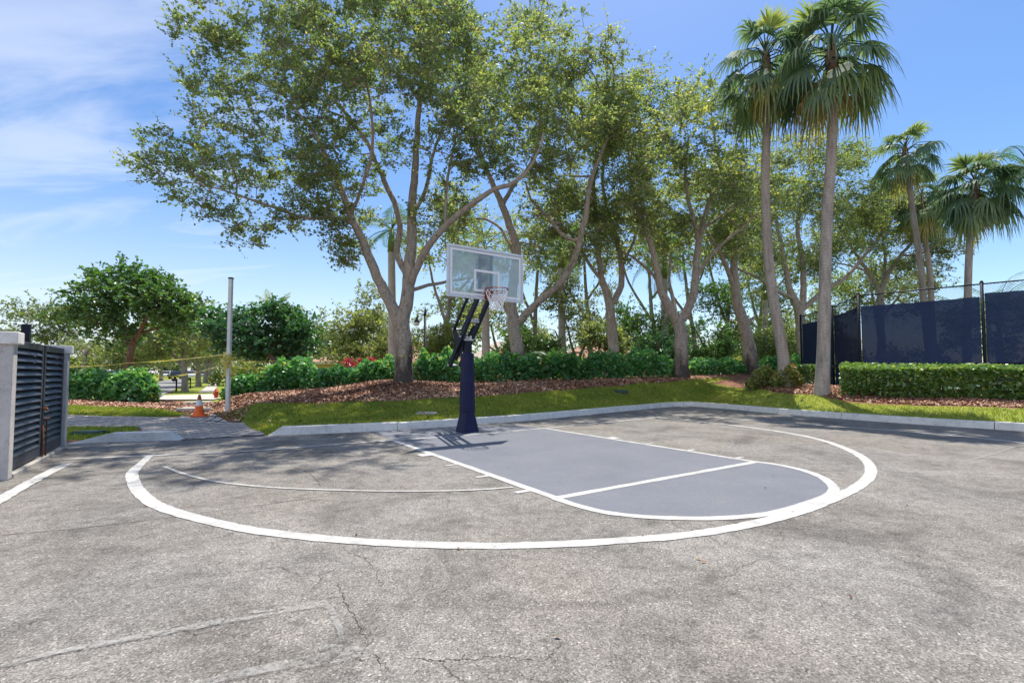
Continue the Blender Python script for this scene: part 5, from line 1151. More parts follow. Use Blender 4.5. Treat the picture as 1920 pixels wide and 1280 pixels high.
# ---------------------------------------------------------------- hedges and shrubs
def hedge(name, label, cat, path, width, height, n, L, W, leafm, seed, group=None, shape='loose', base=0.42, k=6, stems=40, bark='bark_red', spread=0.2, wavy=0.18, core=True):
    """leaves through a long mound following a path on the ground (x, y), with stems inside"""
    rng = np.random.default_rng(seed)
    P = catmull(np.asarray(path, float), 10); sl = np.r_[0, np.cumsum(np.linalg.norm(np.diff(P, axis=0), axis=1))]; LEN = sl[-1]
    tt = np.gradient(P, axis=0); tt /= np.linalg.norm(tt, axis=1)[:, None]; nn = np.c_[-tt[:, 1], tt[:, 0]]
    def place(s, off): return np.c_[np.interp(s, sl, P[:, 0]), np.interp(s, sl, P[:, 1])] + np.c_[np.interp(s, sl, nn[:, 0]), np.interp(s, sl, nn[:, 1])] * off[:, None]
    c = P[len(P) // 2]; e = empty(name, (c[0], c[1], zt(*c)), label, cat, group)
    u = rng.random(n); s = u * LEN
    hh = np.broadcast_to(np.asarray(height, float), (len(height),)) if hasattr(height, '__len__') else np.array([height, height])
    hs = np.interp(s, np.linspace(0, LEN, len(hh)), hh)
    if shape == 'loose':
        hs = hs * (1 + wavy * (np.sin(s * 2.9 + seed) * 0.5 + np.sin(s * 6.1 + 2 * seed) * 0.35 + 0.25 * np.sin(s * 13 + seed)))
        a = rng.random(n) * math.pi; rr = np.sqrt(rng.random(n)) ** 0.6
        off = np.cos(a) * rr * width / 2 * (1 + 0.12 * np.sin(s * 4.3 + seed)); z = (np.sin(a) ** 0.55) * rr * hs
        z = np.where(rng.random(n) < 0.25, rng.random(n) * hs * np.sqrt(np.clip(1 - (2 * off / width) ** 2, 0.05, 1)), z)
        endf = np.clip(np.minimum(s, LEN - s) / 0.35, 0.4, 1) ** 0.5; z *= endf; off *= endf
        outw = np.c_[np.interp(s, sl, nn[:, 0]) * np.cos(a), np.interp(s, sl, nn[:, 1]) * np.cos(a), np.sin(a)] * 0.8
    else:
        face = rng.random(n); off = (rng.random(n) - 0.5) * width; z = rng.random(n) * hs
        top = face < 0.34; z = np.where(top, hs - np.abs(rng.normal(0, 0.07, n)), z)
        sd = (face >= 0.34) & (face < 0.86); off = np.where(sd, np.sign(off) * (width / 2 - np.abs(rng.normal(0, 0.07, n))), off)
        z = np.clip(z + rng.normal(0, 0.02, n), 0.03, None); off = off * np.where(z < 0.25, 0.86, 1.0)
        keep = pnoise(np.c_[s * 1.6, z * 5], 2.0, seed) > np.where(z < 0.6, 0.20, -1); keep |= rng.random(n) < 0.4
        outw = np.zeros((n, 3)); s, off, z, outw = s[keep], off[keep], z[keep], outw[keep]; n = len(s)
    xy = place(s, off); g = terrain(xy)
    C = np.c_[xy, g + 0.03 + z]
    V = leaf_quads(C, L, W, rng, 0.55, outw, k)
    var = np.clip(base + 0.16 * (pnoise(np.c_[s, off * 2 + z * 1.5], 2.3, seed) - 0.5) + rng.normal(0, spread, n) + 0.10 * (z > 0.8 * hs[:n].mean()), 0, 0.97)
    var[rng.random(n) < 0.015] = 1.0
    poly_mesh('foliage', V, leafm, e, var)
    mb = MB()
    for i in range(stems):
        s0 = rng.random() * LEN; h0 = float(np.interp(s0, np.linspace(0, LEN, len(hh)), hh)) * (0.6 + 0.3 * rng.random()); o0 = (rng.random() - .5) * width * 0.4
        b = place(np.array([s0]), np.array([o0]))[0]; zb = zt(*b) - 0.05
        tp = place(np.array([np.clip(s0 + rng.normal(0, .2), 0, LEN)]), np.array([o0 * 1.8 + rng.normal(0, .1)]))[0]
        md = (b + tp) / 2 + rng.normal(0, .04, 2)
        mb.tube([(*b, zb), (*md, zb + h0 * 0.55), (*tp, zb + h0)], [0.022, 0.016, 0.008], 5, False)
    mb.build('woody_stems', M[bark], e, smooth=True)
    return e
HG = 'loose clusia hedge stretches in the mulch beds'
hw = lambda pts: [at(x, y, Y)[:2] for x, y, Y in pts]
hedge('clusia_hedge', 'glossy clusia bush in front of the blue van, next to the louvred gate', 'hedge', hw([(90, 748, 18.8), (140, 748, 18.6), (203, 748, 18.4)]), 1.4, [1.1, 1.2, 1.05], 2500, 0.17, 0.105, M['clusia'], 51, HG, base=0.5, stems=16)
hedge('clusia_hedge', 'glossy clusia bush left of the stepping slabs, below the thin brown trunk', 'hedge', hw([(203, 748, 18.3), (250, 748, 18.1), (287, 747, 18.0)]), 1.4, [1.0, 1.25, 1.15, 1.05], 2500, 0.17, 0.105, M['clusia'], 60, HG, base=0.5, stems=14)
hedge('clusia_hedge', 'long clusia hedge stretch from the pale post to the largest oak trunk', 'hedge', hw([(425, 744, 17.2), (480, 739, 17.3), (560, 731, 17.5), (640, 723, 17.9), (700, 716, 18.4), (742, 712, 18.9)]), 1.5, [.75, .85, 1.0, 1.2, .78, .55, .95, 1.05], 7200, 0.155, 0.10, M['clusia'], 52, HG, base=0.42, stems=50, wavy=0.26)
hedge('clusia_hedge', 'clusia hedge stretch between the largest oak and the hoop pole', 'hedge', hw([(775, 712, 19.3), (810, 716, 19.5), (865, 719, 19.9)]), 1.5, [1.25, 1.35, 1.1], 2700, 0.155, 0.10, M['clusia'], 53, HG, base=0.45, stems=20, wavy=0.24)
hedge('clusia_hedge', 'clusia hedge stretch behind the hoop pole, running to the arching fern palm', 'hedge', hw([(875, 719, 20.1), (950, 717, 20.7), (1010, 714, 21.3)]), 1.5, [1.15, 1.2, 1.3], 3500, 0.155, 0.10, M['clusia'], 54, HG, base=0.45, stems=26)
hedge('clusia_hedge', 'clusia hedge stretch from the arching fern palm to the pale forked oak', 'hedge', hw([(1010, 714, 21.4), (1080, 713, 21.9), (1160, 711, 22.6), (1258, 709, 23.5)]), 1.5, [1.2, 1.15, 1.3, 1.25], 5600, 0.16, 0.10, M['clusia'], 55, HG, base=0.40, stems=36, wavy=0.26)
hedge('clusia_hedge', 'low clusia hedge stretch between the pale forked oak and the leaning oak', 'hedge', hw([(1295, 706, 24.4), (1340, 704, 25.1), (1388, 702, 25.8)]), 1.3, [0.8, 0.9, 0.8], 2400, 0.16, 0.10, M['clusia'], 56, HG, base=0.38, stems=18)
hedge('clusia_hedge', 'clusia hedge stretch between the leaning oak and the tall palms', 'hedge', hw([(1425, 703, 28.0), (1480, 702, 28.0), (1530, 702, 28.0)]), 1.4, [1.1, 1.3, 1.2], 2400, 0.18, 0.11, M['clusia'], 57, HG, base=0.42, stems=18)
hedge('clipped_hedge', 'long square clipped hedge below the tennis court windscreen', 'hedge', hw([(1578, 746, 15.4), (1660, 748, 14.7), (1760, 749, 13.9), (1850, 750, 13.2), (1930, 751, 12.6), (2050, 753, 11.8)]), 0.95, [0.9, 0.88, 0.86, 0.86, 0.84], 15500, 0.095, 0.06, M['clipped'], 58, None, 'box', base=0.5, stems=110, k=6)
hedge('clipped_hedge', 'short square clipped hedge stub just left of the nearer palm foot', 'hedge', hw([(1506, 722, 19.0), (1536, 724, 18.0)]), 0.8, 0.75, 1500, 0.09, 0.06, M['clipped'], 59, None, 'box', base=0.3, stems=10)
hedge('garden_hedge', 'loose sunlit garden hedge far behind the pale post', 'hedge', hw([(395, 706, 46), (470, 706, 46), (560, 706, 46), (640, 706, 46)]), 2.0, [1.5, 2.4, 2.2, 2.0], 3600, 0.30, 0.18, M['shrub'], 66, 'garden hedges far behind the oaks', base=0.4, stems=20, k=4)
hedge('garden_hedge', 'loose garden hedge far behind the pale forked oak and the leaning oak', 'hedge', hw([(1150, 704, 50), (1260, 704, 50), (1380, 704, 50), (1540, 704, 50)]), 2.2, [2.4, 2.0, 2.8, 2.6], 5200, 0.32, 0.19, M['shrub'], 67, 'garden hedges far behind the oaks', base=0.35, stems=24, k=4)
hedge('garden_hedge', 'loose garden hedge between the two houses', 'hedge', hw([(980, 704, 48), (1030, 704, 48), (1080, 704, 48)]), 2.0, [2.2, 2.6, 2.2], 2200, 0.30, 0.18, M['shrub'], 68, 'garden hedges far behind the oaks', base=0.35, stems=12, k=4)
def round_shrub(name, label, px, py, Y, rx, h, n, leafm, seed, L=0.11, W=0.06, base=0.5, group=None):
    c = at(px, py, Y)[:2]
    return hedge(name, label, 'shrub', [c - np.array([rx, 0]), c, c + np.array([rx, 0])], rx * 1.9, [h * .75, h, h * .75], n, L, W, leafm, seed, group, base=base, stems=14, wavy=0.1)
round_shrub('mixed_shrub', 'yellow green rounded shrub at the end of the mulch, beside the leaning oak', 1428, 727, 18.2, 0.52, 0.85, 1900, M['shrub'], 61, group='rounded shrubs at the tall palm feet')
round_shrub('mixed_shrub', 'reddish tinged rounded shrub at the foot of the thinner tall palm', 1474, 726, 17.4, 0.50, 0.85, 1900, M['shrub'], 62, base=0.58, group='rounded shrubs at the tall palm feet')
def spiky(name, label, px, py, Y, h, n, leafm, seed, L=0.5, W=0.07):
    rng = np.random.default_rng(seed); c = at(px, py, Y); z0 = zt(c[0], c[1]); e = empty(name, (c[0], c[1], z0), label, 'plant')
    Q = []; var = []
    mb = MB()
    for st in range(n):
        b = np.array([c[0] + rng.normal(0, .6), c[1] + rng.normal(0, .3), z0 - .05]); tp = b + np.array([rng.normal(0, .08), rng.normal(0, .08), h * (0.65 + .35 * rng.random())])
        mb.tube([b, (b + tp) / 2 + rng.normal(0, .03, 3), tp], [.02, .016, .012], 5, False)
        for j in range(26):
            a = rng.random() * 6.28; el = rng.uniform(0.1, 1.3); d = np.array([math.cos(a) * math.cos(el), math.sin(a) * math.cos(el), math.sin(el)])
            sd = np.cross(d, (0, 0, 1.0)); sd /= np.linalg.norm(sd) + 1e-6; l = L * (.6 + .6 * rng.random()); q = tp - np.array([0, 0, rng.random() * .25])
            m_ = q + d * l * .55; t_ = q + d * l + np.array([0, 0, -.16 * l])
            Q.append([q, m_ + sd * W / 2, t_, m_ - sd * W / 2]); var.append(rng.random())
    mb.build('stems', M['bark_red'], e); poly_mesh('foliage', np.array(Q), leafm, e, var); return e
spiky('cordyline_plant', 'crimson leaved cordyline clump poking above the hedge beside the largest oak', 668, 700, 19.8, 1.2, 15, M['cordyline'], 63, 0.34, 0.07)
spiky('cordyline_plant', 'dark maroon cordyline clump behind the hoop pole hedge', 935, 700, 23.0, 1.2, 8, M['cordyline'], 64, 0.4, 0.08)

# ---------------------------------------------------------------- palms
def frond_fan(rng, origin, az, el, plen, R_, droop, segs=24, width=0.088, tone=0.4, fan=235):
    d = np.array([math.cos(az) * math.cos(el), math.sin(az) * math.cos(el), math.sin(el)])
    sd = np.cross(d, (0, 0, 1.0)); sd /= np.linalg.norm(sd) + 1e-6
    tip = origin + d * plen + np.array([0, 0, -0.30 * plen * max(0.0, math.cos(el))]); pet = [origin, origin + d * plen * 0.5 + np.array([0, 0, 0.02]), tip]
    d2 = tip - pet[1]; d2 /= np.linalg.norm(d2); nrm = np.cross(sd, d2); Q = []; V = []
    tw = rng.normal(0, 0.25); sd2 = sd * math.cos(tw) + nrm * math.sin(tw); nrm2 = np.cross(sd2, d2)
    for i in range(segs):
        a = (i / (segs - 1) - 0.5) * R(fan) + rng.normal(0, .03)
        e = d2 * math.cos(a) + sd2 * math.sin(a) - nrm2 * 0.16 * abs(math.sin(a)); e /= np.linalg.norm(e)
        l = R_ * (0.72 + 0.28 * math.cos(a * 0.8)) * (0.78 + 0.34 * rng.random()); w = width * R_ / 0.9; pr = None
        side = np.cross(nrm2, e); side /= np.linalg.norm(side) + 1e-6
        for f, ww, dr in ((0.0, 0.012, 0), (0.45, w, 0.05), (0.72, w * 0.6, 0.28), (0.9, w * 0.32, 0.62), (1.02, 0.006, 1.0)):
            q = tip + e * l * (f - 0.22 * max(0, f - .45) * droop) + np.array([0, 0, -droop * dr * l * 0.62]) + rng.normal(0, .012, 3) * f
            cur = (q + side * ww / 2, q - side * ww / 2)
            if pr is not None: Q.append([pr[1], pr[0], cur[0], cur[1]]); V.append(np.clip(tone + rng.normal(0, .06) + 0.05 * f, 0, 1))
            pr = cur
    return Q, V, pet
def fan_palm(label, base_px, crown_px, Y, bends, r0, r1, nf, R_, seed, group, plen=1.15, skirt=10, dY=0.0, lo=-75):
    rng = np.random.default_rng(seed)
    b = at(*base_px, Y); zb = zt(b[0], b[1]); b[2] = zb; top = at(*crown_px, Y + dY)
    pts = [b - np.array([0, 0, .2]), b + np.array([0, 0, .05])] + [at(x, y, Y + dY * f) for x, y, f in bends] + [top]
    e = empty('fan_palm', b, label, 'palm tree', group)
    P = catmull(np.array(pts), 8); s = np.r_[0, np.cumsum(np.linalg.norm(np.diff(P, axis=0), axis=1))]
    rad = r1 + (r0 - r1) * (1 - s / s[-1]) ** 1.3 + 0.32 * r0 * np.exp(-s / 0.55)
    MB().tube(P, rad, 14, False).build('trunk', M['palm_bark'], e, smooth=True)
    Q, V, SQ, SV = [], [], [], []; mb = MB()
    for i in range(nf):
        f = i / nf; el = R(80 - (80 - lo) * f ** 0.8) + rng.normal(0, .16); az = i * 2.39996 + rng.normal(0, .15)
        young = f < 0.11; tone = 0.55 + rng.normal(0, .04) if young else (0.34 + rng.normal(0, .08) if f < .78 else (0.45 if rng.random() < .55 else 0.84) + rng.normal(0, .06))
        dr = (0.22 if young else (0.75 + 0.75 * f) * rng.uniform(.8, 1.25))
        org = top + np.array([0, 0, 0.25 - 0.75 * f])
        q, v, pet = frond_fan(rng, org, az, el, plen * (0.8 + .35 * rng.random()) * (0.75 if young else 1), R_ * (0.88 + .24 * rng.random()) * (.85 if young else 1), dr, tone=tone, fan=150 if young else 230)
        Q += q; V += v; mb.tube(pet, [.03, .022, .016], 5, False)
    poly_mesh('crown', np.array(Q), M['fan'], e, V)
    mb.build('leaf_stalks', M['areca'], e, smooth=True)
    for i in range(skirt):
        q, v, pet = frond_fan(rng, top + np.array([0, 0, -.55]), rng.random() * 6.28, R(-78) + rng.normal(0, .12), .55, R_ * .95, 1.0, tone=0.92 + rng.normal(0, .05))
        SQ += q; SV += v
    mb = MB(); mb.lathe(top + np.array([0, 0, -1.0]), [(r1 * .98, 0), (r1 * 1.25, .25), (r1 * 1.35, .6), (r1 * 1.1, 1.0), (r1 * .5, 1.35), (.02, 1.5)], 12)
    mb.build('leaf_bases', M['bark_red'], e)
    if SQ: poly_mesh('dead_leaf_skirt', np.array(SQ), M['fan'], e, np.clip(SV, 0, 1))
    return e
PG = 'fan palms by the tennis court'
fan_palm('tallest fan palm, standing at the end of the long clipped hedge', (1541, 732), (1559, 92), 15.5, [(1544, 660, 0), (1547, 520, 0), (1551, 400, 0), (1558, 300, 0), (1563, 180, 0)], 0.205, 0.145, 37, 1.12, 71, PG, plen=1.32, skirt=5, lo=-50)
fan_palm('tall fan palm rising from the rounded shrubs beside the tallest one', (1472, 722), (1436, 106), 17.4, [(1467, 660, 0), (1450, 560, 0), (1439, 460, 0), (1435, 340, 0), (1438, 220, 0)], 0.205, 0.13, 32, 1.08, 72, PG, plen=1.2, skirt=7, lo=-58)
fan_palm('fan palm with a dead hanging leaf, tallest of those behind the windscreen', (1748, 705), (1697, 282), 27, [(1735, 600, 0), (1726, 500, 0), (1712, 400, 0)], 0.20, 0.13, 30, 1.0, 73, PG, skirt=5, lo=-48)
fan_palm('shorter fan palm behind the windscreen, overlapped by its taller neighbours', (1752, 705), (1728, 372), 31, [(1748, 600, 0), (1742, 500, 0), (1733, 440, 0)], 0.20, 0.14, 32, 1.15, 74, PG, skirt=6, lo=-60)
fan_palm('broad fan palm behind the windscreen with a leaning bare trunk', (1812, 708), (1828, 345), 23.5, [(1814, 600, 0), (1816, 500, 0), (1821, 420, 0)], 0.17, 0.14, 40, 1.15, 75, PG, skirt=5, lo=-60)

def frond_feather(rng, origin, az, el, length, bend, nl=34, ll=0.55, lw=0.035, tone=0.4, hang=0.5):
    pts = [origin]; p = np.array(origin, float); e = el; n = 12
    for i in range(n):
        p = p + np.array([math.cos(az) * math.cos(e), math.sin(az) * math.cos(e), math.sin(e)]) * length / n; e -= bend / n * (0.5 + i / n); pts.append(p)
    P = np.array(pts); Q = []; V = []
    for j in range(nl):
        f = 0.14 + 0.85 * j / nl; x = f * n; i = min(n - 1, int(x)); q = P[i] + (P[i + 1] - P[i]) * (x - i); t = P[i + 1] - P[i]; t /= np.linalg.norm(t)
        sd = np.cross(t, (0, 0, 1.0)); sd /= np.linalg.norm(sd) + 1e-6; l = ll * (math.sin(math.pi * min(1, 0.12 + f * .9)) ** .6) * (.85 + .3 * rng.random())
        for sg in (-1, 1):
            d = t * 0.55 + sd * sg * 0.8 + np.array([0, 0, -hang * .6]); d /= np.linalg.norm(d); m_ = q + d * l * .5; e_ = q + d * l + np.array([0, 0, -hang * l * .4]); up = np.cross(d, t); up /= np.linalg.norm(up) + 1e-6
            w = np.cross(up, d) * lw / 2
            Q.append([q - w * .4, m_ - w, e_, m_ + w]); V.append(np.clip(tone + rng.normal(0, .12), 0, 1))
    return Q, V, P
def feather_palm(name, label, base, top, r0, r1, nf, length, seed, trunk_m, group=None, ll=0.55, bend=1.7, lo=-35, shaft=False, tone=0.4, bends=(), leafm='areca'):
    rng = np.random.default_rng(seed); base, top = np.array(base, float), np.array(top, float)
    e = empty(name, base, label, 'palm tree', group)
    P = catmull(np.array([base - (0, 0, .2), *bends, top]) if len(bends) else np.array([base - (0, 0, .2), base * .5 + top * .5, top]), 8); s = np.linspace(0, 1, len(P))
    MB().tube(P, r1 + (r0 - r1) * (1 - s) ** 1.2, 12, False).build('trunk', trunk_m, e, smooth=True)
    if shaft: MB().tube([top - (0, 0, .1), top + (0, 0, .6), top + (0, 0, 1.3)], [r1 * 1.15, r1 * 1.0, r1 * .5], 10).build('crownshaft', M['crownshaft'], e, smooth=True); top = top + (0, 0, 1.2)
    Q, V = [], []; mb = MB()
    for i in range(nf):
        f = i / max(1, nf - 1); q, v, pp = frond_feather(rng, top, i * 2.39996 + rng.normal(0, .2), R(80 - (80 - lo) * f) + rng.normal(0, .1), length * (.85 + .3 * rng.random()), bend, ll=ll, tone=tone + rng.normal(0, .1))
        Q += q; V += v; mb.tube(pp, np.linspace(.03, .006, len(pp)), 4, False)
    poly_mesh('crown', np.array(Q), M[leafm], e, V); mb.build('leaf_stalks', M['areca'], e, smooth=True)
    return e
RG = 'pale royal palms among the oaks'
for k, (x, Y, yt, lab) in enumerate([(737, 27, 470, 'pale palm trunk standing right behind the largest oak'), (912, 28, 500, 'pale palm trunk behind the hoop pole'), (1055, 30, 500, 'pale palm trunk between the backboard oak limb and the slim oak'), (1248, 31, 520, 'pale palm trunk half hidden behind the pale forked oak'), (1437, 36, 560, 'pale palm trunk far behind, beside the leaning oak')]):
    b = at(x, 700, Y); b[2] = zt(b[0], b[1]); t_ = at(x - 3, yt, Y)
    feather_palm('royal_palm', lab, b, t_, 0.27, 0.2, 13, 2.9, 80 + k, M['royal'], RG, ll=0.7, bend=1.9, lo=-20, shaft=True, tone=0.35)
b = at(1905, 705, 21); b[2] = zt(b[0], b[1])
feather_palm('coconut_palm', 'drooping feather leaved palm cut by the picture edge beside the broad fan palm', at(1965, 705, 22), at(1932, 318, 22), 0.18, 0.12, 24, 2.6, 90, M['palm_bark'], None, ll=0.6, bend=2.3, lo=-40, tone=0.3)
b = at(1875, 700, 34); feather_palm('coconut_palm', 'young feather palm whose leaves show above the windscreen, past the broad fan palm', b, at(1873, 580, 34), 0.2, 0.15, 18, 3.4, 91, M['palm_bark'], None, ll=0.7, bend=1.5, lo=-15, tone=0.6)
b = at(1815, 700, 37); feather_palm('coconut_palm', 'young feather palm low behind the broad fan palm trunk', b, at(1812, 600, 37), 0.2, 0.15, 14, 3.6, 92, M['palm_bark'], None, ll=0.7, bend=1.5, lo=-15, tone=0.7)
b = at(512, 700, 30); feather_palm('young_palm', 'pale young palm poking out above the dark round tree', b, at(512, 590, 30), 0.12, 0.09, 12, 1.9, 93, M['royal'], None, ll=0.45, bend=1.0, lo=10, tone=0.95)
b = at(1040, 708, 21.9); b[2] = zt(b[0], b[1]); feather_palm('fern_palm', 'bright green arching fern palm rising from the clusia hedge', b, b + np.array([0, 0, .45]), 0.12, 0.12, 26, 1.7, 94, M['bark_red'], None, ll=0.36, bend=1.7, lo=5, tone=0.35)
b = at(1085, 706, 22.4); b[2] = zt(b[0], b[1]); feather_palm('fern_palm', 'smaller arching fern palm in the clusia hedge toward the slim oak', b, b + np.array([0, 0, .4]), 0.1, 0.1, 18, 1.2, 95, M['bark_red'], None, ll=0.3, bend=1.6, lo=5, tone=0.3)

# ================================================================== tennis court fence
fence = empty('chain_link_fence', at(1612, 700, 17.5) * np.array([1, 1, 0]) + np.array([0, 0, .6]), 'black chain link tennis fence with navy windscreen behind the clipped hedge', 'fence')
FH = 3.62
FP = [(14.75, 24.0), (14.05, 20.6), (12.93, 17.5), (15.25, 15.2), (17.6, 12.9), (20.0, 10.55)]
FZ = 0.62
def fpt(i, z): return np.array([*FP[i], z])
for i in range(len(FP)):
    thick = 0.052 if i in (2,) else 0.044
    MB().tube([fpt(i, FZ - .3), fpt(i, FZ + FH)], thick, 10).lathe(fpt(i, FZ + FH), [(thick + .008, -.03), (thick + .008, 0.0), (thick * .6, .045), (0.008, .06)], 10).build('post', M['black_metal'], fence, smooth=True)
for i in range(len(FP) - 1):
    a, b_ = fpt(i, 0), fpt(i + 1, 0); d = (b_ - a); Ln = np.linalg.norm(d); d /= Ln; nrm = np.array([d[1], -d[0], 0])
    if nrm @ (np.array([0, 0, 0]) - a) < 0: nrm = -nrm
    for z, r in ((FZ + FH - .06, .024), (FZ + 0.98, .024), (FZ + .06, .02)): MB().tube([a + Z3 * z, b_ + Z3 * z], r, 8).build('rail', M['black_metal'], fence, smooth=True)
    # woven wire: straight diagonals clipped to the panel
    mb = MB(); st = 0.085; z0, z1 = FZ + .06, FZ + FH - .06; H = z1 - z0
    for sg in (1, -1):
        x0 = -H if sg == 1 else 0
        for x in np.arange(x0, Ln + (0 if sg == 1 else H), st):
            pa, pb = (x, 0.0), (x + sg * H, H)
            def clip(p, q):
                (xa, za), (xb, zb) = p, q
                lo, hi = (0, 1); dx = xb - xa
                t0, t1 = sorted(((0 - xa) / dx, (Ln - xa) / dx)); lo, hi = max(lo, t0), min(hi, t1)
                return None if hi - lo < 1e-3 else ((xa + dx * lo, H * lo), (xa + dx * hi, H * hi))
            c = clip(pa, pb)
            if c: mb.tube([a + d * q[0] + Z3 * (z0 + q[1]) + nrm * 0.028 for q in c], 0.0032, 3, False)
    mb.build('wire_mesh', M['black_metal'], fence)
    for z in (FZ + 0.98,):
        for q in (a, b_):
            t_ = 0.07 if q is a else -0.07; MB().box(q + d * t_ + Z3 * z + nrm * .0, (0.05, 0.062, 0.06), d, nrm, Z3).build('rail_clamp', M['grey_metal'], fence, bevel=.008)
    # windscreen hung behind the wire
    nx, nz_ = 26, 10; V = []; top = FZ + FH - (0.46 if i < 3 else 0.36); bot = FZ + (0.30 if i >= 2 else 0.10)
    for iz in range(nz_ + 1):
        for ix in range(nx + 1):
            u = ix / nx; v = iz / nz_
            tz = top - 0.02 * math.sin(math.pi * u) + 0.006 * math.sin(u * 37); bz = bot - 0.05 * abs(math.sin(u * math.pi * 4)) + .02
            V.append(a + d * (0.06 + u * (Ln - .12)) + Z3 * (bz + (tz - bz) * v) - nrm * (0.035 + 0.012 * math.sin(u * 23 + v * 3) + 0.01 * math.sin(v * 9 + u * 5)))
    f = [(r_ * (nx + 1) + c, r_ * (nx + 1) + c + 1, (r_ + 1) * (nx + 1) + c + 1, (r_ + 1) * (nx + 1) + c) for r_ in range(nz_) for c in range(nx)]
    MB().add(V, f).build('windscreen', M['screen'], fence, smooth=True)
conform('court_floor', [(13.6, 18.0), (15.2, 16.2), (20.5, 11.0), (34, 24), (24, 34), (15.6, 24.5)], 0.03, M['court_green'], 3)

# ================================================================== small things
post = empty('square_post', (*at(427, 755, 14.5)[:2], zt(*at(427, 755, 14.5)[:2])), 'tall pale square post with black cap and yellow tape tied round it', 'post')
pb = np.array(post.location); pt = at(428.5, 523, 14.5); ph = pt[2]
MB().box((pb[0], pb[1], (pb[2] - .1 + ph) / 2), (0.105, 0.105, ph - pb[2] + .1)).build('post_body', M['post_pale'], post, bevel=0.012)
MB().box((pb[0], pb[1], ph + .02), (0.12, 0.12, .05)).build('post_cap', M['black_metal'], post, bevel=0.008)
def tape(label, pts, sagd=0.05, w=0.045, seed=1, n=34, flut=1.0):
    rng = np.random.default_rng(seed); P = np.array([at(*q) for q in pts]); Q = []
    t = np.linspace(0, len(P) - 1, n); C = np.stack([np.interp(t, np.arange(len(P)), P[:, i]) for i in range(3)], 1)
    u = (t % 1.0); C[:, 2] -= sagd * 4 * u * (1 - u); ph_ = rng.random() * 6; V = []
    for i in range(n):
        a = ph_ + flut * (0.7 * math.sin(i * .33 + ph_) + 0.5 * math.sin(i * .81)); V += [C[i] + np.array([0, math.sin(a), math.cos(a)]) * w / 2, C[i] - np.array([0, math.sin(a), math.cos(a)]) * w / 2]
    V = np.array(V); q = np.stack([np.stack([V[2 * i], V[2 * i + 1], V[2 * i + 3], V[2 * i + 2]]) for i in range(n - 1)])
    o = poly_mesh('caution_tape', q, M['tape'], None, rng.random(n - 1)); tag(o, label, 'caution tape', 'yellow caution tape strung between posts and trees'); return o
tape('long yellow caution tape from the louvred gate past the brown trunk to the pale post', [(128, 687, 16), (243, 680, 20.2), (424, 664, 14.6)], 0.04, 0.036, 1, 60)
tape('yellow caution tape sagging low over the path up to the pale post', [(288, 708, 18.0), (424, 682, 14.55)], 0.10, 0.036, 2, 40)
tape('upper yellow caution tape from the pale post to the leaning reddish trunk', [(430, 677, 14.5), (523, 676, 19.4)], 0.03, 0.036, 3, 36)
tape('lower yellow caution tape from the pale post to the leaning reddish trunk', [(430, 687, 14.5), (530, 681, 19.4)], 0.12, 0.036, 4, 36, 2.0)
tape('yellow caution tape tied round the largest oak trunk', [(740, 665, 17.3), (748, 667, 17.1), (758, 668, 17.06), (770, 666, 17.3)], 0.0, 0.045, 5, 20)
rng = np.random.default_rng(5); Q = []
for i in range(46):
    c = np.array([pb[0], pb[1], 0]) + np.array([rng.normal(0, .09), -.09 + rng.normal(0, .05), at(427, rng.uniform(662, 706), 14.5)[2]]); d = rng.normal(0, 1, 3); d /= np.linalg.norm(d); s_ = np.cross(d, rng.normal(0, 1, 3)); s_ /= np.linalg.norm(s_); l = .05 + .09 * rng.random()
    Q.append([c - d * l - s_ * .026, c + d * l - s_ * .026, c + d * l + s_ * .026, c - d * l + s_ * .026])
o = poly_mesh('caution_tape', np.array(Q), M['tape'], None, rng.random(46)); tag(o, 'crumpled knot of yellow caution tape wound round the pale post', 'caution tape', 'yellow caution tape strung between posts and trees')

def slab(label, q, Y):
    c = at(*q, Y); z = zt(c[0], c[1]); g = empty('stepping_slab', (c[0], c[1], z), label, 'paving slab', 'concrete stepping slabs of the path through the mulch'); return c, z, g
for lab, x, y, w, l in (('nearest stepping slab, carrying the orange cone', 369, 781, 0.62, 1.25), ('second stepping slab, just behind the orange cone', 370, 769, 0.62, 0.95), ('third stepping slab behind the orange cone', 374, 763, 0.62, 0.95), ('farthest stepping slab, next to the sunlit street', 371, 754, 0.62, 1.0)):
    p = G(x, y, 0.06); c = np.array([p[0], p[1]]); z = zt(*c)
    mb = MB(); mb.box((c[0], c[1], z + .02), (1.0, l * .8, .09), (0.95, 0.3, 0), (-0.3, 0.95, 0), (0, 0, 1)); o = mb.build('stepping_slab', M['concrete'], None, bevel=0.012); tag(o, lab, 'paving slab', 'concrete stepping slabs of the path through the mulch')
pc = G(373, 778, 0.09); zc_ = zt(pc[0], pc[1]) + .068
cone = empty('traffic_cone', (pc[0], pc[1], zc_), 'orange traffic cone with a white band and worn tip on the nearest stepping slab', 'traffic cone')
MB().box((pc[0], pc[1], zc_ + .018), (.36, .36, .036), (0.95, .3, 0), (-.3, .95, 0), (0, 0, 1)).build('cone_base', M['cone_orange'], cone, bevel=0.01)
def cr(z): return 0.142 - 0.112 * z / .58
MB().lathe((pc[0], pc[1], zc_ + .036), [(cr(0), 0), (cr(.27), .27)], 24).build('cone_body', M['cone_orange'], cone, smooth=False)
MB().lathe((pc[0], pc[1], zc_ + .036), [(cr(.272) + .002, .27), (cr(.43) + .002, .43)], 24).build('reflective_band', M['white_band'], cone)
MB().lathe((pc[0], pc[1], zc_ + .036), [(cr(.43), .43), (cr(.57), .565), (.022, .585), (.012, .587)], 24).build('cone_tip', M['cone_worn'], cone)

